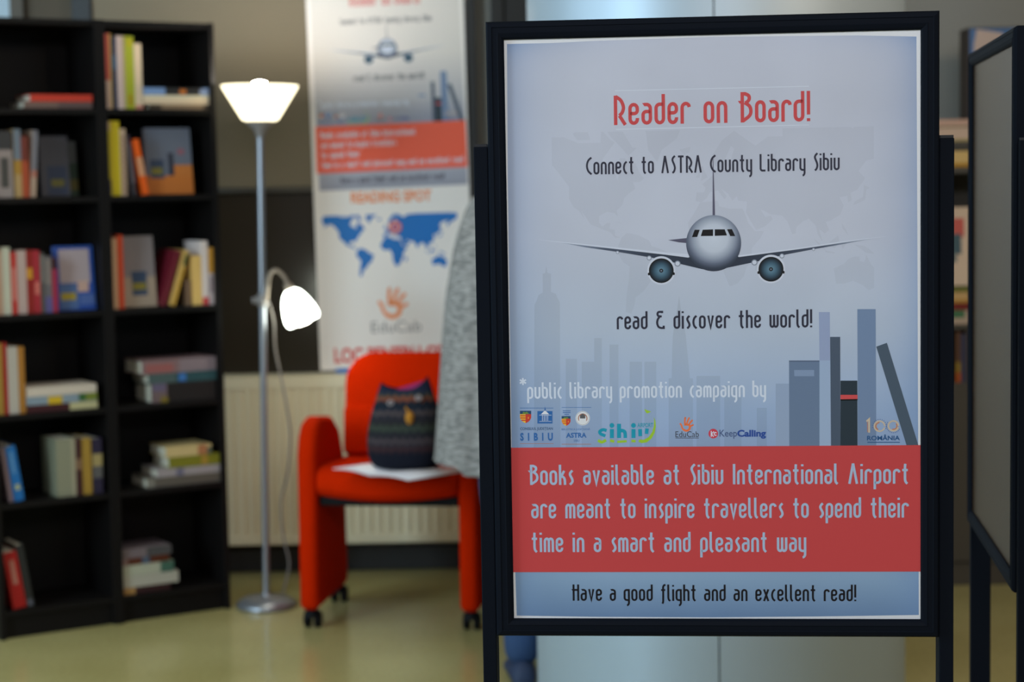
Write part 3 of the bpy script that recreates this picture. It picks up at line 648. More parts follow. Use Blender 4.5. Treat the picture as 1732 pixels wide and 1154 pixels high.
    out('logo', mb, [ink('teal', 26, 150, 176), ink('lime', 158, 196, 52)])
    mb = MB(); hc = uw(1162.5, 720); hand_print(mb, hc[0], hc[1], 0.98 * UK, y, 0)
    typ(mb, 'EduCab', 1142.5, 1182, 729.5, 739.8, y - 5e-5, 1); box(mb, 1142.5, 1182, 740.6, 741.5, y, 1)
    out('logo', mb, [ink('orange', 236, 116, 66), ink('charcoal', 54, 54, 62)])
    mb = MB(); kc = uw(1206.4, 733.6); mb.flat(ellipse(*kc, 8.2 * UK, 8.4 * UK, 28), y, 0)
    mb_st = lambda pts, w: ribbon(mb, U(pts), w * UK, y - 6e-5, id_, id_, 3)
    mb_st([(1203, 729), (1203, 739)], 1.7); mb_st([(1207.5, 730), (1203.4, 734), (1207, 739)], 1.6); mb_st(smooth([(1212, 732.5), (1209.4, 731.5), (1208, 734), (1209.5, 736.5), (1212, 736)]), 1.6)
    typ(mb, 'Keep', 1217, 1246.5, 727, 742.5, y, 1, 0.008); typ(mb, 'Calling', 1247, 1295.5, 727, 742.5, y, 2, 0.04)
    out('logo', mb, [ink('crimson', 206, 62, 78), ink('slate_blue', 70, 88, 130), ink('royal_blue', 40, 74, 150), INK_PALE])
    mb = MB()
    def ring(cx, cy, r0_, r1_, a0, a1, m, dy): 
        u, w = uw(cx, cy); o_ = ellipse(u, w, r1_ * UK, r1_ * UK, 24, math.radians(a0), math.radians(a1)); i_ = ellipse(u, w, r0_ * UK, r0_ * UK, 24, math.radians(a0), math.radians(a1))
        for q in range(23): mb.flat([o_[q], o_[q + 1], i_[q + 1], i_[q]], y - dy, m)
    st2 = lambda pts, w, m: ribbon(mb, U(pts), w * UK, y - 1e-4 - 0.0006, id_, id_, m)
    yy = 7e-4
    ring(1487.5, 721, 7.6, 10, 0, 360, 0, yy); ring(1487.5, 721, 5.2, 7.2, 90, 250, 1, yy); ring(1511, 720.5, 7.2, 9.8, 0, 360, 0, yy); ring(1511, 720.5, 5, 7, 250, 400, 1, yy)
    for cx, cy, a0, a1, m in ((1487.5, 721, -20, 190, 2), (1511, 720.5, 150, 330, 2)):
        for q in range(13):
            a = math.radians(a0 + (a1 - a0) * q / 12); u, w = uw(cx + 11.6 * math.cos(a), cy - 11.6 * math.sin(a)); mb.flat(ellipse(u, w, 0.75 * UK, 0.75 * UK, 8), y - yy, m)
    st2([(1465.5, 713), (1470, 709), (1470, 732)], 3.0, 0); st2([(1467, 713.5), (1467.5, 731)], 1.1, 1)
    typ(mb, 'ROMÂNIA', 1466.5, 1522, 735, 745.2, y - yy, 3, 0.025); box(mb, 1467, 1522, 747.6, 749, y - yy, 3)
    out('logo', mb, [ink('pale_gold', 204, 184, 160), ink('burnt_orange', 196, 128, 92), ink('dot_blue', 70, 84, 138), ink('romania_blue', 40, 84, 132)])
    return parts
# paper: white sheet whose top edge waves a little, print on it
poster = MB()
nx = 40
ti = lambda u: HH + 0.004 + 0.0012 * math.sin(7 * u + 1)
top = [(-HW - 0.004 + (2 * HW + 0.008) * k / nx) for k in range(nx + 1)]
poster.flat([(-HW - 0.004, -HH - 0.004), (HW + 0.004, -HH - 0.004)] + [(u, ti(u)) for u in top[::-1]], 0.0)
poster = poster.build('poster', M_PAPER, stand); poster.location = (XC, PY - 0.0005, ZC)
mb = MB()
pr = [(872, 1041), (1000, 1044), (1200, 1045), (1380, 1043), (1553, 1040.5), (1549, 400), (1546, 64), (1450, 62.5), (1290, 64), (1200, 65.5), (1000, 73), (930, 77), (860, 78.5), (857, 300), (865, 800)]
pr = [(874, 1041.5), (1000, 1043.5), (1200, 1044.5), (1380, 1043), (1554, 1040.5), (1552, 500), (1550, 62), (1450, 60), (1290, 61.5), (1200, 62.5), (1000, 69.5), (930, 73), (857.5, 74.5), (859, 300), (866, 800)]
mb.flat(U(pr), L1(0.5) * 0.2); mb.build('printed_ground', M_BG, poster)
artwork(poster)

# ---------------------------------------------------------------- second stand, seen almost edge-on at the right
st2 = make_stand('poster_stand', 'second black poster stand at the right edge seen almost edge-on', (0.8405, 3.285, 0), math.radians(-97.4), None)
MB().box(XC - HW - 0.004, XC + HW + 0.004, -0.0035, -0.0005, OZ0 - 0.004, OZ1 + 0.004).build('poster', mat('reflection_tinted_sheet', S(68, 48, 29), 0.25, spec=0.25, var=0.25, vscale=3.0), st2)['label'] = 'glossy sheet in the frame, warm reflection painted brownish grey'  # brown base colour stands in for warm reflections on the glossy face

# ---------------------------------------------------------------- bookcases
BA, BB = Vector((-1.624, 5.860, 0)), Vector((-0.960, 6.268, 0))
CW, CD, CH, TH = (BB - BA).length / 2, 0.28, 1.95, 0.018
BYAW = math.atan2(BB.y - BA.y, BB.x - BA.x)
MCASE = [Matrix.Translation(BA + (BB - BA) * (0.5 * i)) @ Matrix.Rotation(BYAW, 4, 'Z') for i in range(2)]
CN = Matrix.Rotation(BYAW, 3, 'Z') @ Vector((0, -1, 0))
def case_xz(i, px, py, inset=0.0):               # photograph -> a bookcase's own x, z on a plane behind its front edge
    p = MCASE[i] @ Vector((0, inset, 0)); v = MCASE[i].inverted() @ on_plane(px, py, p, CN)
    return v.x, v.z
SHELF_Z = [case_xz(1, 280, y)[1] for y in (184.5, 330, 520, 682, 825, 1000)]
def make_bookcase(label, mtx):
    root = thing('bookcase', label, 'bookcase', mtx.to_translation(), BYAW, 'black bookcases along the left')
    for x in (0, CW - TH): MB().box(x + 0.0004, x + TH - 0.0004, 0, CD, 0, CH).build('side_panel', M_BLACKWOOD, root, bevel=0.001)
    MB().box(TH, CW - TH, 0.002, CD, CH - TH - 0.002, CH - 0.002).build('top_panel', M_BLACKWOOD, root)
    for k, z in enumerate(SHELF_Z):
        MB().box(TH, CW - TH, 0.004, CD - 0.006, z - TH, z).build('shelf' if k < 5 else 'bottom_panel', M_BLACKWOOD, root)
    MB().box(TH, CW - TH, 0.02, 0.035, 0, SHELF_Z[5] - TH).build('plinth', M_BLACKWOOD, root)
    MB().box(0.004, CW - 0.004, CD - 0.005, CD, 0.04, CH - 0.01).build('back_panel', M_BLACKWOOD, root)
    return root
make_bookcase('black bookcase cut by the left edge, blue book facing out on its third shelf', MCASE[0])
make_bookcase('black bookcase beside the floor lamp, orange and grey book facing out on its second shelf', MCASE[1])

M_PAGES = mat('book_pages', S(214, 204, 182), 0.85, var=0.08, vscale=60)
BC = {}
def bcol(c):
    k = 'cover_%d_%d_%d' % tuple(c)
    return mat(k, S(*c, 0.95), 0.5, spec=0.35)
def make_book(label, w, h, d, col, patches=(), group=None, face=()):
    """Stands on its tail, spine towards -y. w thickness, h height, d depth. patches: (x0,x1,z0,z1,colour) as shares of the spine;
    face: the same on the front board (the +y-running side at x = w is the board seen from the right)."""
    root = thing('book', label, 'book', group=group)
    t = min(0.0022, w * 0.12)
    mb = MB(); ms = [bcol(col)]
    mb.box(0, w, 0, t, 0, h); mb.box(0, t, t, d, 0, h); mb.box(w - t, w, t, d, 0, h)
    for x0, x1, z0, z1, c in patches:
        ms.append(bcol(c)); mb.flat([(x0 * w, z0 * h), (x1 * w, z0 * h), (x1 * w, z1 * h), (x0 * w, z1 * h)], -0.0004 - 0.0001 * len(ms), len(ms) - 1)
    for y0, y1, z0, z1, c in face:               # on the left-hand board, x = 0
        ms.append(bcol(c)); e = -0.0004 - 0.0001 * len(ms)
        mb.poly([(e, y1 * d, z0 * h), (e, y0 * d, z0 * h), (e, y0 * d, z1 * h), (e, y1 * d, z1 * h)], len(ms) - 1)
    mb.build('cover', ms, root)
    MB().box(t, w - t, t, d - 0.004, 0.003, h - 0.003).build('page_block', M_PAGES, root)
    return root
def stand_up(i, sh, label, xl, xr, yt, col, patches=(), lean=0.0, d=0.15, inset=0.02, group=None):
    """An upright book: its left and right edges at the foot and its top, read off the photograph."""
    ym = yb_of(i, sh, xl) if lean else (yt + yb_of(i, sh, xl)) / 2
    x0, _ = case_xz(i, xl, ym, inset); x1, _ = case_xz(i, xr, ym, inset)
    x0 = max(x0, TH + 0.001); x1 = min(x1, CW - TH - 0.001)
    _, zt = case_xz(i, (xl + xr) / 2, yt, inset)
    w = max(0.008, x1 - x0); h = zt - SHELF_Z[sh]
    if lean: h = h / math.cos(lean) - w * math.tan(abs(lean)) * 0.5; w = w * math.cos(lean)
    b = make_book(label, w, h, d, col, patches, group)
    m = MCASE[i] @ Matrix.Translation((x0, inset, SHELF_Z[sh] + 0.0006))
    if lean > 0: m = MCASE[i] @ Matrix.Translation((x0, inset, SHELF_Z[sh] + 0.0006 + w * math.sin(lean))) @ Matrix.Rotation(lean, 4, 'Y')
    if lean < 0: m = MCASE[i] @ Matrix.Translation((x0, inset, SHELF_Z[sh] + 0.0006)) @ Matrix.Rotation(lean, 4, 'Y')
    b.matrix_world = m
    return b
def yb_of(i, sh, px):                            # where a shelf's front edge crosses a column of the photograph
    lo, hi = 0, 1154
    for _ in range(30):
        mid = (lo + hi) / 2
        if case_xz(i, px, mid)[1] > SHELF_Z[sh]: lo = mid
        else: hi = mid
    return lo
def face_out(i, sh, label, xl, xr, yt, col, patches, t=0.018, inset=0.05, group=None, lean=6.0):
    """A book standing with its front cover to the room, leaning back a little."""
    yb = yb_of(i, sh, (xl + xr) / 2)
    x0, _ = case_xz(i, xl, yb, inset); x1, _ = case_xz(i, xr, yb, inset); _, zt = case_xz(i, (xl + xr) / 2, yt, inset)
    x0 = max(x0, TH + 0.001); x1 = min(x1, CW - TH - 0.001)
    h = zt - SHELF_Z[sh]; w = x1 - x0
    b = make_book(label, t, h, w, col, (), group, patches)
    # the board at x = 0 turned to face the room
    b.matrix_world = MCASE[i] @ Matrix.Translation((x1, inset, SHELF_Z[sh] + 0.0008 + t * math.sin(math.radians(lean)))) @ Matrix.Rotation(-math.radians(lean), 4, 'X') @ Matrix.Rotation(math.radians(90), 4, 'Z')
    return b
def lie(i, label, xl, xr, yt, yb, col, patches=(), d=0.15, inset=0.015, z0=None, group=None, yaw=0.0):
    """A book lying flat, spine to the room. Returns the height of its top."""
    x0, zb = case_xz(i, xl, (yt + yb) / 2, inset); x1, _ = case_xz(i, xr, (yt + yb) / 2, inset)
    x0 = max(x0, TH + 0.001); x1 = min(x1, CW - TH - 0.001)
    _, za = case_xz(i, (xl + xr) / 2, yt, inset); _, zc = case_xz(i, (xl + xr) / 2, yb, inset)
    w = max(0.008, za - zc); h = x1 - x0
    b = make_book(label, w, h, d, col, patches, group)
    b.matrix_world = MCASE[i] @ Matrix.Translation((x0, inset, z0 + w + 0.0006)) @ Matrix.Rotation(yaw, 4, 'Z') @ Matrix.Rotation(math.radians(90), 4, 'Y')
    return z0 + w + 0.0008
def stack(i, sh, items, group):
    z = SHELF_Z[sh]
    for it in items:
        kw = it[-1] if isinstance(it[-1], dict) else {}
        z = lie(i, *[a for a in it if not isinstance(a, dict)], z0=z, group=group, **kw)
G = 'books on the shelves of the black bookcases'
R, L = 1, 0
# right bookcase, top compartment
stand_up(R, 0, 'red and white book at the left end of the top shelf by the lamp', 175, 189, 57, (224, 190, 172), [(0, 0.75, 0.38, 1.0, (206, 92, 78)), (0.75, 1, 0, 1, (206, 170, 96))], group=G)
stand_up(R, 0, 'narrow dark blue book between the red and the pinkish book on the top shelf', 189.5, 197.5, 63, (38, 52, 82), [(0, 1, 0.55, 0.75, (58, 96, 130))], group=G)
stand_up(R, 0, 'pinkish white book beside the yellow-green one on the top shelf', 198, 211.5, 61, (222, 192, 182), [(0.7, 1, 0, 1, (196, 166, 128))], group=G)
stand_up(R, 0, 'tall yellow-green book standing on the top shelf', 212, 227, 62, (176, 178, 44), [(0.3, 0.7, 0.05, 0.2, (176, 140, 20)), (0.2, 0.9, 0.86, 0.97, (190, 176, 30))], group=G)
stand_up(R, 0, 'cream book at the right end of the upright row on the top shelf', 227.5, 240, 74, (236, 206, 172), [(0, 1, 0, 0.06, (214, 140, 120))], group=G)
stack(R, 0, [('dark speckled book lowest of the three lying on the top shelf by the lamp', 252, 356, 176, 184, (78, 62, 48), [(0, 1, 0.2, 0.9, (150, 122, 96))]),
             ('thick cream book lying in the middle of the pile on the top shelf', 243, 359, 161, 176, (236, 206, 172), [(0, 0.4, 0, 1, (240, 222, 190))]),
             ('light blue and black book topmost of the pile on the top shelf', 243, 354, 149, 161, (132, 160, 206), [(0, 1, 0.33, 0.9, (46, 44, 44)), (0.2, 0.85, 0.55, 0.65, (216, 120, 44)), (0.2, 0.9, 0.86, 1, (160, 172, 206))])], G)
# second compartment
stand_up(R, 1, 'yellow book with pinkish top and dark foot, first on the second shelf', 178, 187, 206, (190, 172, 52), [(0, 1, 0.88, 1, (206, 172, 150)), (0, 1, 0, 0.22, (50, 46, 72))], group=G)
stand_up(R, 1, 'bright yellow book second from the left on the second shelf', 187.5, 203, 205, (216, 190, 30), group=G)
stand_up(R, 1, 'white book with brown speckled spine beside the yellow books', 203.5, 213.5, 218, (196, 164, 136), [(0.2, 0.8, 0.04 + 0.08 * k, 0.08 + 0.08 * k, (140, 104, 86)) for k in range(11)], group=G)
stand_up(R, 1, 'thin grey book with dark foot leaning beside the orange one', 227, 231.5, 228, (104, 92, 96), [(0, 1, 0, 0.2, (40, 36, 36)), (0, 1, 0.86, 1, (60, 44, 54))], lean=-0.10, group=G)
stand_up(R, 1, 'bright orange and white book leaning on the second shelf', 242, 252.5, 236, (240, 96, 20), [(0, 1, 0.34, 0.68, (214, 150, 110))], lean=-0.165, group=G)
face_out(R, 1, 'grey and orange book facing out on the second shelf', 251, 328, 217, (106, 110, 124), [(0, 1, 0, 0.28, (196, 112, 46)), (0, 0.42, 0.28, 0.44, (196, 116, 52)), (0.62, 0.92, 0.24, 0.52, (60, 72, 96)), (0.66, 0.9, 0.3, 0.4, (132, 122, 52)), (0.16, 0.3, 0.6, 0.68, (150, 92, 104)), (0.4, 0.52, 0.28, 0.62, (50, 52, 66))], group=G)
# third compartment
stand_up(R, 2, 'cream book at the left end of the third shelf by the lamp', 189, 199, 403, (206, 160, 122), group=G)
stand_up(R, 2, 'orange-red book beside the grey book facing out', 199.5, 209, 398, (200, 66, 26), group=G)
face_out(R, 2, 'grey book facing out with a blue and yellow label on the third shelf', 210, 266, 400, (136, 124, 122), [(0, 1, 0, 0.42, (170, 148, 126)), (0.26, 0.72, 0.16, 0.5, (60, 74, 98)), (0.3, 0.7, 0.24, 0.34, (140, 124, 44))], group=G)
stand_up(R, 2, 'dark red book leaning right on the third shelf', 272, 282, 425, (104, 22, 36), lean=0.31, group=G)
stand_up(R, 2, 'yellow book with green patch leaning against the upright ones', 286, 297, 425, (204, 164, 92), [(0.5, 1, 0.74, 0.94, (48, 76, 36)), (0.55, 1, 0, 0.7, (196, 148, 52))], lean=0.31, group=G)
stand_up(R, 2, 'brown book shape added as shade behind the leaning yellow one', 315, 323, 474, (120, 92, 70), group=G)  # brown block stands in for the shaded gap between the books
stand_up(R, 2, 'thick yellow-cream book upright on the third shelf', 324.5, 341, 433, (222, 180, 104), group=G)
stand_up(R, 2, 'tall white book with red foot upright on the third shelf', 341.5, 352, 408, (226, 208, 200), [(0, 1, 0, 0.12, (206, 70, 70))], group=G)
stand_up(R, 2, 'white book with orange top at the right end of the third shelf', 352.5, 365, 419, (206, 186, 184), [(0, 1, 0.55, 1.0, (206, 146, 50)), (0.3, 0.7, 0.2, 0.5, (112, 92, 106))], group=G)
# fourth
stack(R, 3, [('thick black book lowest of the pile on the fourth shelf', 256, 366, 650, 682, (34, 29, 28), [(0, 1, 0.0, 0.24, (112, 92, 92)), (0, 0.4, 0.02, 0.22, (104, 92, 116)), (0.7, 1, 0.14, 0.25, (126, 106, 36))]),
             ('teal book in the middle of the pile on the fourth shelf', 251, 366, 634, 650, (44, 76, 80), [(0.1, 0.9, 0.44, 0.55, (62, 112, 176)), (0, 1, 0, 0.4, (76, 92, 90))]),
             ('pinkish book topmost of the pile on the fourth shelf', 240, 367, 611, 634, (134, 104, 104), [(0.3, 0.9, 0.05, 0.42, (156, 92, 88)), (0, 1, 0.5, 1, (136, 118, 122))], {'yaw': 0.03})], G)
# fifth
stack(R, 4, [('grey book lowest of the pile on the fifth shelf', 249, 375, 810, 826, (98, 90, 80), [(0, 1, 0, 0.1, (130, 124, 112))]),
             ('white book second from the bottom of the pile on the fifth shelf', 266, 374, 797, 810, (160, 150, 150), [(0, 1, 0.3, 0.42, (112, 108, 128))]),
             ('olive green book second from the top of the pile on the fifth shelf', 286, 372, 779, 797, (126, 122, 32), [(0.1, 0.9, 0.64, 0.76, (170, 134, 54))]),
             ('cream book topmost of the pile on the fifth shelf', 281, 358, 762, 779, (206, 180, 124), [(0, 1, 0.7, 0.9, (176, 116, 76)), (0.3, 1, 0.9, 1, (90, 96, 78))])], G)
# bottom
stack(R, 5, [('dark maroon book with yellow patch lowest of the bottom shelf pile', 208, 288, 990, 1001, (54, 26, 28), [(0, 1, 0.02, 0.26, (176, 132, 76))]),
             ('wide white book second from the bottom of the bottom shelf pile', 207, 302, 971, 990, (178, 172, 156)),
             ('white and green book in the middle of the bottom shelf pile', 207, 294, 953, 971, (176, 176, 154), [(0, 1, 0.74, 1, (68, 102, 86))]),
             ('brown and blue book second from the top of the bottom shelf pile', 207, 286, 942, 953, (86, 38, 16), [(0, 1, 0.42, 0.58, (76, 92, 112)), (0, 1, 0, 0.12, (140, 112, 108))]),
             ('greyish pink book topmost of the bottom shelf pile', 206, 290, 927, 942, (118, 104, 106), [(0, 1, 0.5, 1, (78, 76, 76))])], G)
# left bookcase, top
stack(L, 0, [('grey-brown book lying under the red one on the top shelf', 40, 156, 170, 181, (118, 92, 82), [(0, 1, 0.5, 1, (98, 76, 72))]),
             ('red book lying on the top shelf of the left bookcase', 51, 156, 158, 170, (204, 58, 38))], G)
stand_up(L, 1, 'thick grey and black book cut by the left edge on the second shelf', -6, 21, 222, (150, 134, 128), [(0, 1, 0.72, 1, (56, 54, 54)), (0.25, 0.75, 0.15, 0.6, (70, 66, 62))], group=G)
stand_up(L, 1, 'blue-topped book with yellow foot on the second shelf', 24, 36, 219, (176, 142, 92), [(0, 1, 0.55, 1, (110, 118, 128)), (0, 1, 0.34, 0.55, (168, 124, 46))], group=G)
stand_up(L, 1, 'brick red book among the upright ones on the second shelf', 36.5, 48.5, 231, (168, 72, 40), [(0, 1, 0.6, 1, (112, 48, 36))], group=G)
stand_up(L, 1, 'thin white book leaning right beside the brick red one', 52, 61, 221, (176, 146, 124), [(0, 1, 0.4, 1, (118, 114, 120)), (0, 1, 0.3, 0.4, (176, 110, 92))], lean=0.065, group=G)
face_out(L, 1, 'dim grey book facing out with a yellow and blue label', 72, 120, 231, (74, 72, 80), [(0.1, 0.78, 0.02, 0.5, (48, 58, 82)), (0.2, 0.66, 0.16, 0.28, (112, 104, 44))], group=G, inset=0.09)
face_out(L, 1, 'green picture book facing out behind the dim grey one', 92, 133, 240, (60, 76, 60), [(0, 0.6, 0.6, 1, (98, 98, 96)), (0, 0.5, 0.1, 0.3, (110, 98, 48))], group=G, inset=0.16)
# third
stand_up(L, 2, 'cream book cut by the left edge on the third shelf', -8, 4, 424, (200, 162, 138), group=G)
stand_up(L, 2, 'tall pale green-white book on the third shelf', 4.5, 18, 419, (190, 186, 164), group=G)
stand_up(L, 2, 'red book with white lettering band on the third shelf', 19, 29, 427, (184, 52, 44), [(0.25, 0.75, 0.22, 0.75, (210, 130, 116))], group=G)
stand_up(L, 2, 'pinkish grey book between two red ones on the third shelf', 29.5, 45, 424, (184, 158, 148), group=G)
stand_up(L, 2, 'dark red book with yellow emblem on the third shelf', 45.5, 57, 424, (142, 30, 24), [(0.05, 0.85, 0.55, 0.72, (206, 142, 36))], group=G)
stand_up(L, 2, 'crimson book with pale mark beside the emblem one', 57.5, 68, 424, (164, 40, 50), [(0.15, 0.85, 0.3, 0.5, (206, 110, 98))], group=G)
stand_up(L, 2, 'dark grey book with pale mottled spine on the third shelf', 68.5, 76, 428, (82, 76, 72), [(0.2, 0.8, 0.5, 0.95, (126, 118, 110))], group=G)
stand_up(L, 2, 'grey and violet book on the third shelf', 76.5, 88, 434, (102, 96, 98), [(0, 1, 0, 0.28, (92, 84, 134)), (0.3, 0.7, 0.5, 0.95, (144, 130, 118))], group=G)
stand_up(L, 2, 'narrow crimson book beside the blue book facing out', 88.5, 97, 437, (158, 38, 64), [(0, 1, 0.8, 1, (56, 22, 24))], group=G)
face_out(L, 2, 'blue book facing out with pale picture and yellow label', 97, 163, 417, (32, 72, 150), [(0.1, 0.88, 0.42, 0.95, (172, 154, 156)), (0.16, 0.44, 0.28, 0.45, (196, 158, 142)), (0.44, 0.9, 0.02, 0.4, (78, 104, 150)), (0.5, 0.88, 0.16, 0.27, (168, 146, 36)), (0.02, 0.4, 0.08, 0.24, (74, 98, 156))], group=G)
# fourth
stand_up(L, 3, 'yellow book cut by the left edge on the fourth shelf', -8, 4.5, 582, (190, 160, 72), group=G)
stand_up(L, 3, 'thin red book on the fourth shelf of the left bookcase', 5, 13, 580, (164, 40, 30), group=G)
stand_up(L, 3, 'thick whitish book on the fourth shelf of the left bookcase', 13.5, 31, 587, (182, 172, 158), group=G)
stand_up(L, 3, 'ochre book at the right end of the upright row on the fourth shelf', 31.5, 42, 587, (168, 112, 40), group=G)
stack(L, 3, [('maroon and cream book lowest of the three lying on the fourth shelf', 46, 165, 681, 693, (64, 24, 28), [(0, 1, 0.6, 1, (188, 178, 132))]),
             ('grey-blue book with yellow and green patches lying in the middle', 45, 164, 667, 681, (132, 146, 156), [(0.1, 1, 0.3, 0.5, (206, 168, 32)), (0, 0.9, 0.74, 0.84, (50, 92, 44)), (0, 0.9, 0.84, 1, (116, 126, 46))]),
             ('white book topmost of the three lying on the fourth shelf', 45, 163, 652, 667, (206, 190, 172))], G)
# fifth
stand_up(L, 4, 'pinkish grey book leaning at the left edge of the fifth shelf', 16, 23.5, 757, (126, 106, 112), lean=-0.13, group=G)
stand_up(L, 4, 'blue book leaning on the fifth shelf of the left bookcase', 25.5, 42, 754, (30, 104, 168), [(0.3, 0.75, 0.2, 0.3, (176, 176, 120)), (0.3, 0.6, 0.5, 0.9, (90, 140, 184))], lean=-0.14, group=G)
stand_up(L, 4, 'thick grey-cream book on the fifth shelf', 96, 128, 743, (138, 136, 112), [(0.78, 1, 0, 1, (160, 152, 126))], group=G)
stand_up(L, 4, 'thin dark maroon book on the fifth shelf', 129, 138.5, 743, (68, 34, 32), [(0, 1, 0.45, 0.65, (132, 100, 74))], group=G)
stand_up(L, 4, 'ochre yellow book on the fifth shelf', 140, 155, 742, (164, 128, 50), group=G)
stand_up(L, 4, 'dark purple and yellow book at the right end of the fifth shelf', 157, 173, 742, (44, 36, 58), [(0, 1, 0.5, 0.72, (166, 146, 94)), (0, 1, 0.28, 0.5, (94, 90, 88))], group=G)
# bottom
stand_up(L, 5, 'red book leaning on the bottom shelf of the left bookcase', 23, 46, 932, (156, 20, 16), [(0.35, 0.7, 0.42, 0.85, (168, 106, 90))], lean=-0.15, group=G)
stand_up(L, 5, 'black book leaning against the red one on the bottom shelf', 47, 59, 920, (38, 38, 36), [(0.2, 0.8, 0.03, 0.12, (90, 90, 100))], lean=-0.15, group=G)

# ---------------------------------------------------------------- floor lamp with reading arm
LAMP = at(451, 1027, Z=0)
lamp = thing('floor_lamp', 'silver floor lamp with lit glass uplight shade and small lit reading shade', 'lamp', LAMP)
lamp.rotation_euler = (0, math.radians(0.85), 0)
M_SILVER = mat('silver_lacquer', S(150, 152, 158), 0.32, metal=0.7)
M_GREYP = mat('grey_plastic', S(128, 122, 120), 0.5)
E_SHADE = emit('lit_glass_shade', (1.0, 0.88, 0.58, 1), POW['shade'])
E_BULB = emit('lit_bulb', (1.0, 0.95, 0.84, 1), POW['bulb'])
zt = lambda py: at(441, py, LAMP.y).z
MB().lathe([(0.0, 0.0), (0.098, 0.0), (0.101, 0.006), (0.098, 0.016), (0.080, 0.030), (0.045, 0.038), (0.016, 0.041), (0.014, 0.05)], seg=56).build('base', M_SILVER, lamp, smooth=True)
MB().lathe([(0.0115, 0.045), (0.0115, 1.585)], seg=20).build('pole', M_SILVER, lamp, smooth=True)
MB().lathe([(0.013, 1.575), (0.016, 1.585), (0.022, 1.60), (0.046, 1.622), (0.050, 1.628), (0.0, 1.628)], seg=40).build('shade_holder', M_GREYP, lamp, smooth=True)
sh = MB().lathe([(0.0, 1.630), (0.052, 1.630), (0.060, 1.634), (0.124, 1.738), (0.1265, 1.745), (0.1235, 1.744), (0.058, 1.637), (0.0, 1.634)], seg=56).build('lamp_shade', E_SHADE, lamp, smooth=True)
MB().lathe([(0.0, 1.660), (0.02, 1.662), (0.03, 1.685), (0.036, 1.715), (0.032, 1.742), (0.018, 1.756), (0.0, 1.759)], seg=24).build('bulb', E_BULB, lamp, smooth=True)
cz = at(441, 508, LAMP.y).z
k = LAMP.y / FPX
MB().lathe([(0.0135, cz - 0.02), (0.02, cz - 0.018), (0.02, cz + 0.018), (0.0135, cz + 0.02)], seg=24).build('clamp', M_GREYP, lamp, smooth=True)
MB().tube([(-0.016, -0.004, cz), (-0.034, -0.006, cz)], [0.008, 0.011], 12).build('clamp_knob', M_GREYP, lamp, smooth=True)
nk = smooth([(0.018, 0.0, )[0:2]] * 1 + [(0.02, 0.0)], 2)
path = [(0.014, cz - 0.002), (0.019, cz + 0.04), (0.026, cz + 0.082), (0.042, cz + 0.100), (0.06, cz + 0.094), (0.078, cz + 0.072), (0.088, cz + 0.044)]
MB().tube([(a, -0.012, b) for a, b in smooth(path, 5)], 0.0065, 12).build('gooseneck', mat('warm_grey_metal', S(150, 134, 118), 0.4, metal=0.3), lamp, smooth=True)
# small shade hangs along the end of the neck
ax = Vector((0.030, -0.004, -0.070)).normalized(); zq = Vector((0, 0, -1)).rotation_difference(ax).to_matrix().to_4x4()
org = Vector((0.088, -0.012, cz + 0.046))
def shm(): return Matrix.Translation(org) @ zq
MB().lathe([(0.0, 0.012), (0.012, 0.012), (0.015, 0.0), (0.017, -0.018), (0.0, -0.018)], seg=24, mtx=shm()).build('lamp_socket', mat('warm_grey_metal', S(150, 134, 118), 0.4), lamp, smooth=True)
MB().lathe([(0.0, -0.012), (0.018, -0.014), (0.031, -0.026), (0.044, -0.05), (0.055, -0.085), (0.0585, -0.11), (0.056, -0.124), (0.050, -0.130), (0.048, -0.128)], seg=40, mtx=shm()).build('reading_shade', emit('lit_reading_shade', (0.93, 1.0, 0.86, 1), POW['reading']), lamp, smooth=True)
MB().lathe([(0.0, -0.136), (0.020, -0.134), (0.034, -0.124), (0.036, -0.110), (0.030, -0.09), (0.015, -0.07), (0.0, -0.065)], seg=28, mtx=shm()).build('reading_bulb', emit('lit_reading_bulb', (1.0, 0.93, 0.74, 1), POW['reading_bulb']), lamp, smooth=True)
cb = [at(x, y, LAMP.y + 0.03) - LAMP for x, y in ((447, 512), (456, 545), (459, 590), (470, 640), (482, 700), (487, 740), (483, 800), (473, 850), (477, 905), (488, 950), (483, 985))]
cb.append(Vector((cb[-1].x - 0.02, 0.05, 0.006)))
c2 = [tuple(v) for v in cb]
cp = []
for i in range(len(c2) - 1):
    for q in range(5):
        t = q / 5; p0, p1, p2, p3 = c2[max(i - 1, 0)], c2[i], c2[i + 1], c2[min(i + 2, len(c2) - 1)]
        cp.append(tuple(0.5 * (2 * p1[j] + (p2[j] - p0[j]) * t + (2 * p0[j] - 5 * p1[j] + 4 * p2[j] - p3[j]) * t * t + (3 * p1[j] - p0[j] - 3 * p2[j] + p3[j]) * t ** 3) for j in range(3)))
MB().tube(cp, 0.0035, 8).build('power_cord', mat('grey_cord', S(120, 112, 106), 0.6), lamp, smooth=True)

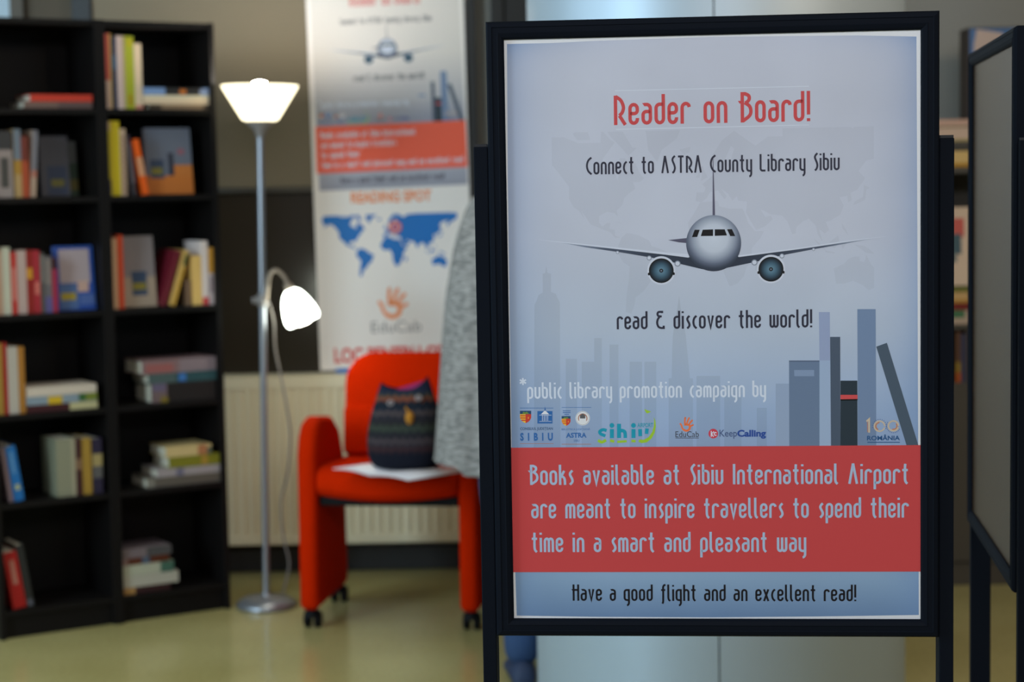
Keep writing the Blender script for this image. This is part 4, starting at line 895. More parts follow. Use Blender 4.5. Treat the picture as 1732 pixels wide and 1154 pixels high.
# ---------------------------------------------------------------- radiator under the window
RY = WY - 0.12
ra, rb = at(378, 637, RY), at(560, 920, RY)
RX0, RX1, RZ0, RZ1 = ra.x - 0.12, 0.42, rb.z, ra.z
rad = thing('radiator', 'long cream ribbed panel radiator under the window behind the red chair', 'radiator', ((RX0 + RX1) / 2, RY, 0))
M_RAD = mat('cream_radiator_enamel', S(232, 220, 188), 0.42)
hx = (RX1 - RX0) / 2
mb = MB(); n = int(2 * hx / 0.0345); ring = []
step = 2 * hx / n
for i in range(n):                               # pressed vertical channels, front sheet
    a = -hx + i * step
    ring += [(a, -0.004), (a + step * 0.22, -0.004), (a + step * 0.34, 0.004), (a + step * 0.66, 0.004), (a + step * 0.78, -0.004)]
ring.append((hx, -0.004))
z0, z1 = RZ0 + 0.035, RZ1 - 0.05
for i in range(len(ring) - 1):
    (xa, ya), (xb, yb) = ring[i], ring[i + 1]
    mb.poly([(xa, ya, z0), (xb, yb, z0), (xb, yb, z1), (xa, ya, z1)])
mb.build('front_sheet', M_RAD, rad)
mb = MB(); mb.box(-hx, hx, -0.006, 0.012, RZ0, z0); mb.box(-hx, hx, -0.006, 0.012, z1, RZ1 - 0.004); mb.box(-hx, hx, 0.006, 0.012, z0, z1)
mb.build('panel_body', M_RAD, rad, bevel=0.003)
mb = MB(); mb.box(-hx - 0.004, hx + 0.004, -0.008, 0.088, RZ1 - 0.004, RZ1); mb.build('top_grille', M_RAD, rad, bevel=0.002)
for s in (-1, 1): MB().box(s * hx - (0.004 if s < 0 else 0), s * hx + (0.004 if s > 0 else 0), -0.006, 0.086, RZ0, RZ1 - 0.004).build('side_cover', M_RAD, rad)
MB().box(-hx, hx, 0.07, 0.085, RZ0 + 0.01, RZ1 - 0.02).build('rear_panel', M_RAD, rad)
for x in (-hx + 0.2, 0.1, hx - 0.2): MB().box(x, x + 0.03, 0.086, 0.1195, RZ0 + 0.08, RZ1 - 0.1).build('bracket', M_RAD, rad)
for x in (-hx + 0.03, -hx + 0.09): MB().tube([(x, 0.045, RZ0 + 0.005), (x, 0.045, 0.0)], 0.009, 12).build('pipe', mat('painted_pipe', S(150, 112, 70), 0.5), rad, smooth=True)

# ---------------------------------------------------------------- banner on the wall between window and radiator
BY = WY - 0.062
bt = at(662, 320, BY)
ban = thing('banner', 'long hanging banner with airplane poster above and blue world map below', 'banner', bt)
ban.rotation_euler = (0, math.radians(-0.75), 0)
Kb = BY / FPX                                    # metres per photograph pixel on the banner
BWH = 131.5 * Kb
def bz(px, py): return ((px - 660 - (py - 320) * 0.030) * Kb, (320 - py) * Kb + (px - 654) * -0.030 * Kb * 0)
M_BAN = mat('white_banner_cloth', S(244, 236, 232), 0.7)
sheet = MB().box(-BWH, BWH, 0.0, 0.0015, RZ1 + 0.012 - bt.z, 0.93).build('sheet', M_BAN, ban)
for z in (0.93, ): MB().tube([(-BWH - 0.01, 0.001, z), (BWH + 0.01, 0.001, z)], 0.011, 14).build('hanging_rod', M_GREYP, ban, smooth=True)
sc = 0.955 * (262 * Kb) / (2 * HW)
art = MB().flat([(-HW, -HH), (HW, -HH), (HW, HH), (-HW, HH)], L1(0.5))
bgw = MATS.setdefault('ban_bg', print_bg('ink_banner_ground', 1.0))
def lamplit_bg():  # printed ground with the lamp's warm light mixed into its upper tones
    m = bpy.data.materials.new('ink_banner_ground_lamplit'); m.use_nodes = True
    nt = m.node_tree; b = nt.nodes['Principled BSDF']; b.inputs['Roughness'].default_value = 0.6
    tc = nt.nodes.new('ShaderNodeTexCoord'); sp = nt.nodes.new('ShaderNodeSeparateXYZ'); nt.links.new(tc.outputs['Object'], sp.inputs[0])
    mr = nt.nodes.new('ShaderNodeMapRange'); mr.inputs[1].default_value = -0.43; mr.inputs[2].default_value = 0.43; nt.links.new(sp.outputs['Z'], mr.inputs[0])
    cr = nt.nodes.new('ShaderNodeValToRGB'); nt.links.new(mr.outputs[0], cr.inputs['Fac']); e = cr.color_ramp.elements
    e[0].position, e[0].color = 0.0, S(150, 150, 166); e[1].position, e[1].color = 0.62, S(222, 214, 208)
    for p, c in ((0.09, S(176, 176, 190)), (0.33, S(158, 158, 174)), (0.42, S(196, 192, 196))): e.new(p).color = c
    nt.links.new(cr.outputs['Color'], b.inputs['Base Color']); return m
pp = art.build('poster_print', lamplit_bg(), ban)
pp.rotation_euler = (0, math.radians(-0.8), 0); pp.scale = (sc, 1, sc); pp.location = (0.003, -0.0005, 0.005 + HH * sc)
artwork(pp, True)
I_OR = ink('banner_orange', 240, 142, 84); I_RED = ink('banner_red', 214, 66, 62); I_BLUE = ink('banner_blue', 26, 112, 190); I_GREY = ink('banner_grey', 150, 148, 148)
def btyp(name, t, x0, x1, y0, y1, m, bold):
    mb = MB(); a, b = bz(x0, y1), bz(x1, y0); type_mesh(mb, t, a[0], b[0], a[1], b[1], -0.001, 0, bold); mb.build(name, m, ban)
btyp('lettering', 'READING SPOT', 592, 727, 323, 342, I_OR, 0.035)
btyp('lettering', 'EduCab', 625, 709, 543, 562, I_GREY, 0.0)
btyp('lettering', 'LOC PENTRU CITIT', 562, 776, 586, 612, I_RED, 0.035)
mb = MB(); a, b = bz(564, 629), bz(776, 621); mb.flat([a, (b[0], a[1]), b, (a[0], b[1])], -0.001); mb.build('colour_bar', I_BLUE, ban)
mb = MB(); c0 = bz(655, 426); x0, _ = bz(544, 420); x1, _ = bz(772, 420)
land(mb, 0.655 * Kb, 0, c0[1], x0, x1, bz(0, 485)[1], bz(0, 362)[1], -0.001, 0, bz(653, 426)[0] + 0.0 * Kb)
mb.build('map_picture', I_BLUE, ban)
mb = MB(); c0 = bz(666, 384)
for rr, mm, dy in ((11, 0, 0), (8, 1, 1e-4), (6.5, 0, 2e-4), (3, 2, 3e-4)): mb.flat(ellipse(c0[0], c0[1], rr * Kb, rr * Kb, 24), -0.0014 - dy, mm)
mb.build('map_pin', [I_RED, M_BAN, I_BLUE], ban)
mb = MB(); c0 = bz(664, 517); hand_print(mb, c0[0], c0[1], 2.05 * Kb, -0.001); mb.build('logo', I_OR, ban)

# ---------------------------------------------------------------- red armchair on castors
CH_P, CH_YAW = Vector((-0.404, 5.902, 0)), math.radians(-8.0)
chair = thing('armchair', 'orange-red upholstered armchair on black castors in front of the radiator', 'chair', CH_P, CH_YAW)
M_RED = mat('orange_red_wool', S(192, 35, 0), 0.9, spec=0.03, bump=0.4, bscale=700, var=0.06, vscale=30)
M_BLK = mat('black_plastic', S(14, 14, 16), 0.6, spec=0.15)
arm_prof = [(-0.008, 0.062), (0.0, 0.56), (0.022, 0.622), (0.062, 0.660), (0.12, 0.673), (0.27, 0.655), (0.35, 0.61), (0.405, 0.52), (0.425, 0.38), (0.43, 0.062)]
for s in (-1, 1):
    o = MB().prism(arm_prof, 'x', s * 0.2585 - 0.0315, s * 0.2585 + 0.0315).build('arm', M_RED, chair, bevel=0.024, bseg=5)
def cushion(name, pts, axis, a0, a1, bev, bow=0.0):
    o = MB().prism(pts, axis, a0, a1).build(name, M_RED, chair, bevel=bev, bseg=5)
    return o
# seat: a thick pad whose front edge bows down in the middle
mb = MB(); rings = []
for i in range(17):
    x = -0.2265 + 0.453 * i / 16; q = (x / 0.2265) ** 2; sag = 0.016 * (1 - q); f = -0.035 * (1 - q)
    rings.append([(x, y, z) for y, z in ((0.0 + f, 0.455 - sag), (0.02 + f, 0.432 - sag), (0.08, 0.425), (0.43, 0.425), (0.44, 0.50), (0.10, 0.524 - 0.006 * (1 - q)), (0.04 + f, 0.520 - sag * 0.6), (0.012 + f, 0.504 - sag), (0.0 + f, 0.482 - sag))])
mb.loft(rings); mb.build('seat', M_RED, chair, smooth=True, bevel=0.006, bseg=3)
# backrest: rounded panel, lower lumbar roll and upper pad, leaning back
bk = Matrix.Translation((0, 0.385, 0.505)) @ Matrix.Rotation(math.radians(-9), 4, 'X')
def pad(z0, z1, rt, rb, th, y0):
    out = rrect(-0.226, 0.226, z0, z1, (rb, rt, rt, rb), 7)
    m = MB(); m.prism(out, 'y', y0, y0 + th); m.v = [tuple(bk @ Vector(v)) for v in m.v]; return m
o = pad(0.0, 0.352, 0.105, 0.02, 0.062, 0.004).build('backrest', M_RED, chair, bevel=0.024, bseg=5)
lr = pad(0.004, 0.17, 0.02, 0.02, 0.03, -0.012).build('lumbar_pad', M_RED, o, bevel=0.014, bseg=4)
MB().box(-0.2255, 0.2255, 0.03, 0.43, 0.395, 0.424).build('seat_frame', M_BLK, chair, bevel=0.006)
for x in (-0.2585, 0.2585):
    for y in (0.026, 0.400):
        ca = MB(); ca.tube([(x, y, 0.066), (x, y, 0.045)], 0.009, 12)
        ca = ca.build('castor', M_BLK, chair, smooth=True)
        MB().lathe([(0.0, 0.060), (0.016, 0.0585), (0.026, 0.052), (0.0295, 0.04), (0.0295, 0.036), (0.027, 0.036), (0.0, 0.055)], c=(x, y + 0.012, 0), seg=24).build('hood', M_BLK, ca, smooth=True)
        for d in (-0.017, 0.017):
            wm = Matrix.Translation((x + d, y + 0.016, 0.0275)) @ Matrix.Rotation(math.radians(90), 4, 'Y')
            MB().lathe([(0.0, -0.010), (0.022, -0.010), (0.027, -0.007), (0.0275, 0), (0.027, 0.007), (0.022, 0.010), (0.0, 0.010)], seg=28, mtx=wm).build('wheel', M_BLK, ca, smooth=True)

# open magazine on the seat
def on_seat(px, py, z=0.522): return at(px, py, Z=z)
p0, p1, p2 = on_seat(691, 818), on_seat(560, 798), on_seat(750, 796)
mg = thing('magazine', 'open white magazine lying on the red seat under the patterned bag', 'magazine', (p0.x, p0.y, 0.5275))
e1, e2 = (p1 - p0), (p2 - p0)
e1.z = e2.z = 0
e1 = e1.normalized() * 0.36; e2 = (e2 - e1.normalized() * e2.dot(e1.normalized())).normalized() * 0.27
for k, (a0, a1) in enumerate(((0.0, 0.5), (0.5, 1.0))):
    mb = MB(); nx = 8; g = []
    for j in range(2):
        for i in range(nx + 1):
            t = a0 + (a1 - a0) * i / nx; hgt = 0.0075 * math.sin(math.pi * abs(t - 0.5) * 1.7) + 0.0004
            v = e1 * t + e2 * j; g.append((v.x, v.y, hgt))
    mb.add(g, [(i, i + 1, i + nx + 2, i + nx + 1) for i in range(nx)])
    mb.build('page_stack', mat('glossy_magazine_page', S(214, 206, 208), 0.4, var=0.06, vscale=14), mg, smooth=True, solid=0.003)

# patterned drawstring bag with two pointed corners
def bag_mat():
    m = bpy.data.materials.new('dark_woven_pattern'); m.use_nodes = True
    nt = m.node_tree; b = nt.nodes['Principled BSDF']; b.inputs['Roughness'].default_value = 0.9; b.inputs['Specular IOR Level'].default_value = 0.1
    tc = nt.nodes.new('ShaderNodeTexCoord'); sp = nt.nodes.new('ShaderNodeSeparateXYZ'); nt.links.new(tc.outputs['Object'], sp.inputs[0])
    wv = nt.nodes.new('ShaderNodeTexWave'); wv.wave_type = 'BANDS'; wv.bands_direction = 'X'; wv.wave_profile = 'TRI'; wv.inputs['Scale'].default_value = 14
    nt.links.new(tc.outputs['Object'], wv.inputs['Vector'])
    ns = nt.nodes.new('ShaderNodeTexNoise'); ns.inputs['Scale'].default_value = 70; nt.links.new(tc.outputs['Object'], ns.inputs['Vector'])
    def mth(op, a, v):
        n = nt.nodes.new('ShaderNodeMath'); n.operation = op
        for i, q in enumerate((a, v)):
            if isinstance(q, (int, float)): n.inputs[i].default_value = q
            else: nt.links.new(q, n.inputs[i])
        return n.outputs[0]
    z = mth('ADD', sp.outputs['Z'], mth('MULTIPLY', wv.outputs['Fac'], 0.010)); z = mth('ADD', z, mth('MULTIPLY', ns.outputs['Fac'], 0.016))
    cr = nt.nodes.new('ShaderNodeValToRGB'); cr.color_ramp.interpolation = 'LINEAR'
    nt.links.new(mth('DIVIDE', z, 0.33), cr.inputs['Fac']); e = cr.color_ramp.elements
    dk = S(24, 26, 36)
    stops = [(0.0, dk), (0.20, dk), (0.25, S(58, 38, 40)), (0.29, S(44, 42, 48)), (0.33, S(74, 64, 66)), (0.36, S(44, 40, 46)), (0.41, S(36, 38, 42)), (0.45, S(58, 66, 56)), (0.50, S(42, 40, 42)), (0.56, S(40, 40, 48)), (0.60, S(78, 68, 68)), (0.635, S(30, 36, 48)), (0.70, S(28, 36, 44)), (0.735, S(128, 70, 50)), (0.765, S(60, 62, 54)), (0.80, S(32, 38, 58)), (1.0, dk)]
    e[0].position, e[0].color = stops[0]; e[1].position, e[1].color = stops[-1]
    for p, c in stops[1:-1]: e.new(p).color = c
    nt.links.new(cr.outputs['Color'], b.inputs['Base Color']); return m
bp_ = on_seat(684, 803, 0.525); by = bp_.y + 0.085
bx = at(686, 740, by).x
bag = thing('bag', 'dark patterned drawstring bag with two pointed corners standing on the red seat', 'bag', (bx, by, 0.535), CH_YAW * 0.4)
bag.scale = (1.06, 1.0, 0.95)
mb = MB(); rings = []; seg = 48
for z, rx, ry in ((0.0, 0.080, 0.050), (0.004, 0.098, 0.064), (0.03, 0.112, 0.078), (0.08, 0.117, 0.080), (0.13, 0.113, 0.074), (0.18, 0.100, 0.062), (0.215, 0.088, 0.050), (0.245, 0.077, 0.036), (0.262, 0.069, 0.024)):
    ring = []
    for q in range(seg):
        a = 2 * math.pi * q / seg; cxx = math.cos(a)
        w = 1 + 0.02 * math.sin(5 * a + 9 * z); f = (z / 0.262) ** 6
        lift = f * (0.012 * (abs(cxx) ** 3) + (0.026 * max(0, cxx) ** 2 if cxx > 0 else 0.006 * cxx * cxx) - 0.004 * math.sin(a) ** 2)
        ring.append((rx * math.copysign(abs(cxx) ** 0.82, cxx) * w, ry * math.sin(a) * w, z + lift))
    rings.append(ring)
mb.loft(rings, caps=False); mb.poly([v for v in rings[0]][::-1])
mb.build('body', bag_mat(), bag, smooth=True, sub=1)
inn = [(v[0] * 0.94, v[1] * 0.9, v[2] - 0.012) for v in rings[-1]]
MB().poly(inn).build('lining', mat('magenta_lining', S(150, 20, 90), 0.8), bag)
for px, py in ((663, 676), (708, 667)):
    v = at(px, py, by - 0.045) - bag.location
    m = Matrix.Translation((v.x, -0.045, v.z)) @ Matrix.Rotation(math.radians(80), 4, 'X')
    MB().lathe([(0.005, -0.003), (0.009, -0.003), (0.0105, 0), (0.009, 0.003), (0.005, 0.003), (0.004, 0), (0.005, -0.003)], seg=24, mtx=m).build('eyelet', mat('dull_steel', S(150, 140, 140), 0.4, metal=0.8), bag, smooth=True)
v = at(694, 703, by - 0.07) - bag.location
mb = MB(); m = Matrix.Translation((v.x, -0.066, v.z))
mb.lathe([(0.0, -0.022), (0.008, -0.018), (0.013, -0.004), (0.012, 0.012), (0.005, 0.022), (0.0, 0.024)], seg=16, mtx=m); mb.tube([(v.x - 0.004, -0.066, v.z + 0.02), (v.x - 0.012, -0.058, v.z + 0.035)], 0.003, 8)
mb.build('tassel', mat('ochre_wool', S(178, 118, 30), 0.9), bag, smooth=True)

# ---------------------------------------------------------------- low bookcase behind the pillar, at the right
UY = 6.42
ux0 = at(1560, 300, UY).x; ux1 = at(1732, 300, UY).x + 0.55
uz = at(1610, 283, UY).z
M_UNIT = mat('dark_brown_laminate', S(70, 64, 56), 0.5)
unit = thing('bookcase', 'low dark brown bookcase behind the poster stands, book pile on top', 'bookcase', (ux0, UY, 0))
UWD = ux1 - ux0
def ub(name, *a): return MB().box(*a).build(name, M_UNIT, unit, bevel=0.001)
z2, z3 = at(1625, 549, UY).z, at(1625, 648, UY).z
for x in (0.0, UWD - 0.02): ub('side_panel', x, x + 0.02, 0, 0.3, 0, uz - 0.0205)
ub('top_panel', 0, UWD, -0.004, 0.3, uz - 0.02, uz)
for z in (z2, z3): ub('shelf', 0.0205, UWD - 0.0205, 0.004, 0.292, z - 0.018, z)
ub('back_panel', 0.0205, UWD - 0.0205, 0.293, 0.3, 0.02, uz - 0.021)
ub('door_panel', 0.0205, UWD - 0.0205, 0.004, 0.02, 0.085, z3 - 0.0185)
ub('plinth', 0.0205, UWD - 0.0205, 0.016, 0.03, 0, 0.08)
UG = 'books on the low bookcase behind the pillar'
def place(b, x, y, z, rz=0.0, flat=False):
    b.matrix_world = Matrix.Translation((x, y, z)) @ Matrix.Rotation(rz, 4, 'Z') @ (Matrix.Rotation(math.radians(90), 4, 'Y') if flat else Matrix())
    return b
def ux(px, py): return at(px, py, UY + 0.01)
def upile(items, z):
    for label, xl, xr, yt, yb, col, pt in items:
        a, b = ux(xl, (yt + yb) / 2), ux(xr, (yt + yb) / 2); t = abs(ux(xl, yt).z - ux(xl, yb).z)
        place(make_book(label, t, b.x - a.x, 0.21, col, pt, UG), a.x, UY + 0.01, z + t + 0.0006, flat=True); z += t + 0.0008
    return z
upile([('yellow-cream book lowest of the pile on top of the low bookcase', 1575, 1652, 256, 283, (222, 186, 118), [(0.75, 1, 0, 1, (190, 138, 30))]),
       ('dark grey book second from the bottom of the pile on the low bookcase', 1578, 1648, 240, 256, (62, 60, 54), [(0, 0.3, 0, 1, (92, 84, 78))]),
       ('thick cream book second from the top of the pile on the low bookcase', 1575, 1650, 217, 240, (214, 184, 164), [(0.85, 1, 0, 1, (176, 160, 96))]),
       ('pinkish white book topmost of the pile on the low bookcase', 1575, 1650, 203.5, 217, (206, 168, 150), [(0.86, 1, 0, 1, (110, 112, 70))])], uz)
zt_ = upile([('white book with green patch lying lowest on the middle shelf', 1590, 1660, 525, 548, (190, 166, 146), [(0, 0.55, 0.1, 0.6, (70, 116, 80))]),
             ('dark red book lying second from the bottom on the middle shelf', 1590, 1660, 513, 525, (120, 34, 26), []),
             ('gold and cream book lying second from the top on the middle shelf', 1590, 1660, 495, 513, (206, 166, 110), [(0.7, 1, 0, 1, (186, 138, 56))]),
             ('green-edged book lying topmost on the middle shelf', 1590, 1660, 486, 495, (110, 112, 44), [])], z2)
a, b = ux(1600, 420), ux(1652, 420)
fb = make_book('white picture book with red and teal figure standing on the flat books', 0.02, at(1620, 352, UY).z - zt_, b.x - a.x, (222, 196, 172), (), UG,
               [(0.35, 0.75, 0.62, 0.86, (206, 92, 82)), (0.45, 0.95, 0.4, 0.66, (62, 92, 104)), (0.6, 0.8, 0.3, 0.42, (110, 120, 120))])
fb.matrix_world = Matrix.Translation((b.x, UY + 0.02, zt_ + 0.003)) @ Matrix.Rotation(math.radians(-5), 4, 'X') @ Matrix.Rotation(math.radians(90), 4, 'Z')
for lab, xl, xr, yt, c, pt in (('brown and orange book upright on the lower shelf of the low bookcase', 1617, 1625, 562, (92, 62, 44), [(0, 1, 0.0, 0.2, (176, 82, 24)), (0, 1, 0.2, 0.4, (150, 120, 40))]),
                              ('dark blue book upright on the lower shelf of the low bookcase', 1626, 1633, 566, (58, 60, 88), []),
                              ('grey-brown book upright on the lower shelf of the low bookcase', 1634, 1642, 560, (76, 66, 60), [])):
    a, b = ux(xl, 640), ux(xr, 640)
    place(make_book(lab, b.x - a.x, ux(xl, yt).z - z3, 0.15, c, pt, UG), a.x, UY + 0.012, z3 + 0.0006)
# display box standing on the low bookcase
a, b = at(1637, 100, UY + 0.1), at(1728, 100, UY + 0.1); zt2 = at(1680, 46, UY + 0.1).z
db = thing('display_box', 'blue and white printed display box standing behind the right poster stand', 'box', (a.x, UY + 0.1, uz))
w_, h_ = b.x - a.x, zt2 - uz
MB().box(0, w_, 0, 0.12, 0.0005, h_).build('carton', mat('dark_brown_carton', S(62, 48, 40), 0.7), db, bevel=0.002)
mb = MB(); mb.flat([(0.006, 0.01), (w_ - 0.004, 0.01), (w_ - 0.004, h_ - 0.004), (0.006, h_ - 0.004)], -0.0006, 0)
mb.flat([(0.022, 0.05), (0.12, 0.05), (0.135, h_ - 0.11), (0.118, h_ - 0.02), (0.03, h_ - 0.006), (0.020, h_ - 0.06)], -0.0009, 1)
mb.build('printed_front', [mat('print_blue', S(66, 112, 168), 0.5), mat('print_pale_pink', S(206, 182, 172), 0.5)], db)

# ---------------------------------------------------------------- person behind the poster stand, back to the camera
PP = at(900, 1140, 5.46)
person = thing('person', 'person in a long grey knit cardigan and blue jeans standing behind the poster stand', 'person', (PP.x, 5.46, 0), math.radians(4))
person.scale = (1.03, 1.03, 1.03)
M_SKIN = mat('skin', S(206, 160, 132), 0.55, var=0.04, vscale=40)
M_JEAN = mat('dark_blue_denim', S(40, 66, 104), 0.85, bump=0.3, bscale=900, var=0.15, vscale=25)
M_HAIR = mat('dark_brown_hair', S(26, 20, 18), 0.5, var=0.3, vscale=120)
def knit():
    m = mat('grey_marl_knit', S(158, 160, 160), 0.95, spec=0.1)
    nt = m.node_tree; b = nt.nodes['Principled BSDF']
    tc = nt.nodes['Texture Coordinate']; mp = nt.nodes.new('ShaderNodeMapping'); mp.inputs['Scale'].default_value = (38, 38, 150)
    n = nt.nodes.new('ShaderNodeTexNoise'); n.inputs['Scale'].default_value = 1.0; n.inputs['Detail'].default_value = 4
    r = nt.nodes.new('ShaderNodeValToRGB'); e = r.color_ramp.elements
    e[0].position, e[0].color = 0.34, S(106, 104, 102); e[1].position, e[1].color = 0.64, S(162, 157, 153)
    nt.links.new(tc.outputs['Object'], mp.inputs[0]); nt.links.new(mp.outputs[0], n.inputs['Vector']); nt.links.new(n.outputs['Fac'], r.inputs['Fac']); nt.links.new(r.outputs['Color'], b.inputs['Base Color'])
    bp = nt.nodes.new('ShaderNodeBump'); bp.inputs['Strength'].default_value = 0.5; bp.inputs['Distance'].default_value = 0.003
    nt.links.new(n.outputs['Fac'], bp.inputs['Height']); nt.links.new(bp.outputs['Normal'], b.inputs['Normal'])
    return m
def skinned(name, joints, bones, m, parent, sub=2):
    me = bpy.data.meshes.new(name); bm = bmesh.new(); ly = bm.verts.layers.skin.verify(); vs = {}
    for k, (p, r) in joints.items():
        p = (p[0] + 0.062 * max(0, p[2] - 0.56), p[1], p[2])      # leans a little to the right
        v = bm.verts.new(p); v[ly].radius = (r, r) if not hasattr(r, '__len__') else r; vs[k] = v
        v[ly].use_root = (k == 'pelvis')
    for a, b in bones: bm.edges.new((vs[a], vs[b]))
    bm.to_mesh(me); bm.free(); me.materials.append(m)
    o = bpy.data.objects.new(name, me); COL.objects.link(o); o.parent = parent
    k = o.modifiers.new('skin', 'SKIN'); k.use_smooth_shade = True; k.branch_smoothing = 0.5
    k = o.modifiers.new('subdivision', 'SUBSURF'); k.levels = sub; k.render_levels = sub
    return o
TX = -0.056                                      # the torso stands a little left of the feet
J = {'pelvis': ((TX + 0.02, 0, 0.93), (0.12, 0.10)), 'waist': ((TX + 0.005, 0, 1.06), (0.115, 0.088)), 'chest': ((TX, 0.0, 1.20), (0.125, 0.095)), 'collar': ((TX, -0.01, 1.335), (0.052, 0.052)),
     'neck': ((TX, 0.0, 1.43), 0.050), 'jaw': ((TX, 0.018, 1.495), (0.058, 0.066)), 'head': ((TX, 0.012, 1.565), (0.076, 0.092)), 'crown': ((TX, 0.0, 1.63), (0.062, 0.075)), 'nose': ((TX, 0.112, 1.545), 0.011)}
Bn = [('pelvis', 'waist'), ('waist', 'chest'), ('chest', 'collar'), ('collar', 'neck'), ('neck', 'jaw'), ('jaw', 'head'), ('head', 'crown'), ('head', 'nose')]
for s, t in ((-1, 'l'), (1, 'r')):
    fx, fy = (-0.045, -0.235) if s < 0 else (0.055, 0.12)
    J.update({'hip' + t: ((TX + 0.02 + s * 0.085, 0, 0.87), 0.088), 'knee' + t: (((TX + 0.02 + s * 0.085 + fx) / 2, 0.02 + fy * 0.42, 0.49), 0.056), 'calf' + t: ((fx * 0.8, -0.012 + fy * 0.66, 0.34), 0.052), 'ankle' + t: ((fx, fy, 0.085), 0.036),
              'shoulder' + t: ((TX + s * 0.112, -0.005, 1.27), 0.036), 'elbow' + t: ((TX + s * 0.150, -0.01, 1.06), 0.040), 'wrist' + t: ((TX + s * 0.075, 0.20, 1.02), 0.027), 'palm' + t: ((TX + s * 0.045, 0.265, 1.025), (0.030, 0.016))})
    Bn += [('pelvis', 'hip' + t), ('hip' + t, 'knee' + t), ('knee' + t, 'calf' + t), ('calf' + t, 'ankle' + t), ('collar', 'shoulder' + t), ('shoulder' + t, 'elbow' + t), ('elbow' + t, 'wrist' + t), ('wrist' + t, 'palm' + t)]
    for f, (dz, ln) in enumerate(((0.026, 0.058), (0.010, 0.068), (-0.008, 0.064), (-0.024, 0.050))):
        p = Vector(J['palm' + t][0])
        J['k%d%s' % (f, t)] = (p + Vector((-s * 0.018, 0.022, dz)), 0.0088); J['m%d%s' % (f, t)] = (p + Vector((-s * 0.036, 0.022 + ln * 0.4, dz * 1.1)), 0.0080); J['t%d%s' % (f, t)] = (p + Vector((-s * 0.060, 0.012 + ln * 0.45, dz * 1.15 - 0.004)), 0.0068)
        Bn += [('palm' + t, 'k%d%s' % (f, t)), ('k%d%s' % (f, t), 'm%d%s' % (f, t)), ('m%d%s' % (f, t), 't%d%s' % (f, t))]
    p = Vector(J['palm' + t][0])
    J['q1' + t] = (p + Vector((-s * 0.012, -0.03, 0.030)), 0.0105); J['q2' + t] = (p + Vector((-s * 0.030, -0.012, 0.048)), 0.0088); J['q3' + t] = (p + Vector((-s * 0.046, 0.008, 0.052)), 0.0072)
    Bn += [('palm' + t, 'q1' + t), ('q1' + t, 'q2' + t), ('q2' + t, 'q3' + t)]
body = skinned('body', J, Bn, M_SKIN, person)
JJ = {'pelvis': ((TX + 0.01, 0, 0.95), (0.125, 0.105))}; JB = []
for s, t in ((-1, 'l'), (1, 'r')):
    fx, fy = (-0.045, -0.235) if s < 0 else (0.055, 0.12)
    JJ.update({'hip' + t: ((TX + 0.014 + s * 0.070, 0.01, 0.86), 0.090), 'thigh' + t: ((TX + 0.026 + s * 0.060, 0.01 + fy * 0.2, 0.68), 0.074), 'knee' + t: (((TX + 0.02 + s * 0.085 + fx) / 2, 0.02 + fy * 0.42, 0.49), 0.067), 'calf' + t: ((fx * 0.8, -0.010 + fy * 0.66, 0.32), 0.062), 'hem' + t: ((fx, fy + 0.003, 0.050), 0.052)})
    JB += [('pelvis', 'hip' + t), ('hip' + t, 'thigh' + t), ('thigh' + t, 'knee' + t), ('knee' + t, 'calf' + t), ('calf' + t, 'hem' + t)]
skinned('jeans', JJ, JB, M_JEAN, person)
for fx, fy in ((-0.045, -0.235), (0.055, 0.12)):
    rr = []
    for y, w, h in ((-0.085, 0.018, 0.035), (-0.07, 0.034, 0.07), (-0.02, 0.037, 0.085), (0.05, 0.040, 0.065), (0.12, 0.046, 0.050), (0.165, 0.038, 0.04), (0.185, 0.016, 0.024)):
        rr.append([(fx + w * math.cos(a), y + fy + 0.015, max(0.001, h * 0.5 + h * 0.5 * math.sin(a))) for a in [2 * math.pi * k / 16 for k in range(16)]])
    MB().loft(rr).build('shoe', mat('navy_canvas_shoe', S(34, 48, 76), 0.7), person, smooth=True, sub=1)
# cardigan: draped body with folds, a vent at the left of the back, and two sleeves
mb = MB(); rings = []; seg = 72
for z, rx, ry in ((0.562, 0.212, 0.165), (0.59, 0.211, 0.164), (0.68, 0.208, 0.160), (0.80, 0.206, 0.154), (0.92, 0.205, 0.147), (1.02, 0.202, 0.142), (1.10, 0.195, 0.138), (1.17, 0.180, 0.130), (1.24, 0.157, 0.118), (1.295, 0.133, 0.102), (1.335, 0.106, 0.084), (1.37, 0.076, 0.068), (1.39, 0.062, 0.062), (1.405, 0.056, 0.058)):
    ring = []
    for k in range(seg):
        a = 2 * math.pi * k / seg; f = max(0, (1.25 - z) / 0.65)
        w = 1 + f * (0.022 * math.sin(7 * a + 0.6) + 0.014 * math.sin(13 * a + 2))
        x, y = rx * math.cos(a) * w * (0.86 if math.cos(a) > 0 else 1.0), ry * math.sin(a) * w
        ridge = math.exp(-((x + 0.140) / 0.012) ** 2) if y < 0 else 0
        zz = z + (0.030 if (z < 0.58 and x < -0.142) else 0.0)
        ring.append((TX + 0.062 * (z - 0.56) + x, y - 0.016 * ridge * min(1, f * 1.6), zz))
    rings.append(ring)
mb.loft(rings, caps=False)
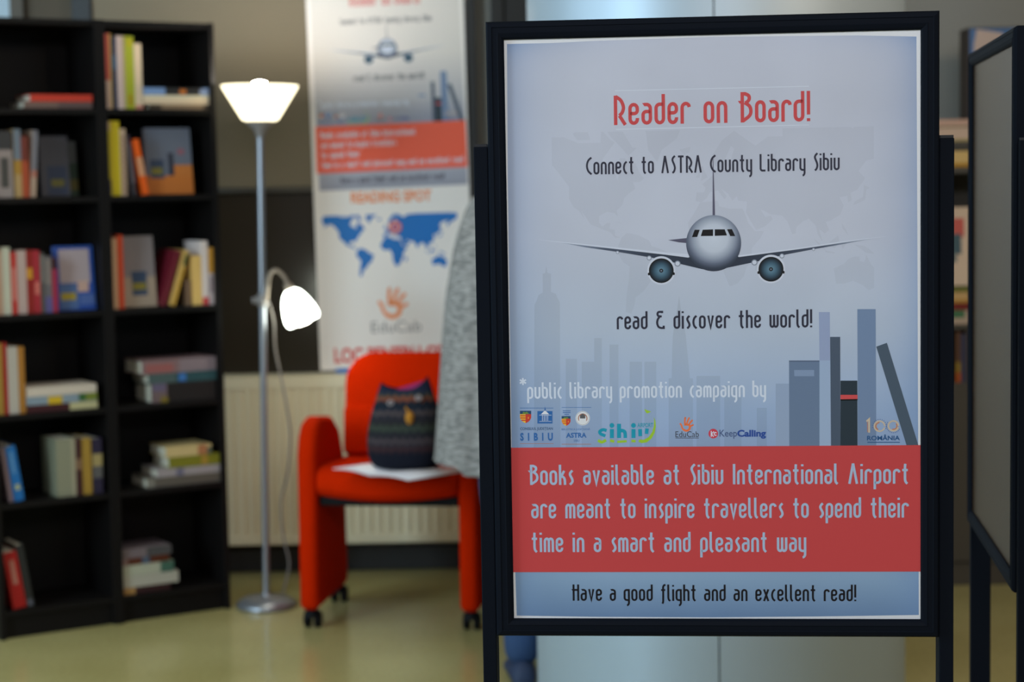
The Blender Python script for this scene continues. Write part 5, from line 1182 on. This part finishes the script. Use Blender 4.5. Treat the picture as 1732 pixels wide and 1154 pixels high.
for s in (-1, 1):
    mb.tube([(TX + s * 0.088, -0.004, 1.315), (TX + s * 0.112, -0.006, 1.265), (TX + s * 0.134, -0.010, 1.17), (TX + s * 0.143, -0.008, 1.08), (TX + s * 0.134, 0.06, 1.045), (TX + s * 0.105, 0.14, 1.03), (TX + s * 0.085, 0.175, 1.022)], [0.050, 0.053, 0.053, 0.053, 0.050, 0.044, 0.038], 20, caps=False)
mb.v = [v if i < seg * 14 else (v[0] + 0.062 * (v[2] - 0.56), v[1], v[2]) for i, v in enumerate(mb.v)]
mb.build('cardigan', knit(), person, smooth=True, sub=1, solid=0.004)
# long hair down to the shoulders
rings = []
for z, rx, ry, cy in ((1.675, 0.012, 0.014, -0.005), (1.668, 0.040, 0.055, -0.006), (1.645, 0.064, 0.084, -0.008), (1.60, 0.080, 0.098, -0.012), (1.54, 0.086, 0.095, -0.022), (1.47, 0.082, 0.085, -0.035), (1.41, 0.080, 0.075, -0.045), (1.37, 0.100, 0.060, -0.070), (1.33, 0.098, 0.045, -0.088), (1.25, 0.080, 0.030, -0.115), (1.22, 0.060, 0.016, -0.125)):
    ring = []
    for k in range(40):
        a = 2 * math.pi * k / 40; x, y = rx * math.cos(a), ry * math.sin(a)
        if y > 0 and z < 1.62: y = y * 0.25; x *= 1.02          # open in front of the face
        ring.append((TX + 0.062 * (z - 0.56) + x * (1 + 0.03 * math.sin(9 * a + 6 * z)), y + cy, z))
    rings.append(ring)
MB().loft(rings).build('hair', M_HAIR, person, smooth=True, sub=1)
for s in (-1, 1):
    mb = MB(); mb.lathe([(0.0, 0.0115), (0.007, 0.009), (0.0115, 0.0), (0.007, -0.009), (0.0, -0.0115)], c=(TX + 0.062 + s * 0.032, 0.088, 1.562), seg=16); mb.build('eye', mat('eye_white', S(226, 222, 216), 0.3), person, smooth=True)
    MB().lathe([(0.0, 0.0), (0.012, 0.004), (0.016, 0.018), (0.012, 0.03), (0.0, 0.033)], c=(TX + 0.060 + s * 0.067, 0.005, 1.535), seg=14).build('ear', M_SKIN, person, smooth=True)
MB().tube([(TX + 0.058 + q, y_, z_) for q, y_, z_ in ((-0.022, 0.082, 1.506), (-0.008, 0.092, 1.508), (0.008, 0.092, 1.508), (0.022, 0.082, 1.506))], [0.003, 0.006, 0.006, 0.003], 10).build('mouth', mat('lips', S(168, 92, 88), 0.5), person, smooth=True)
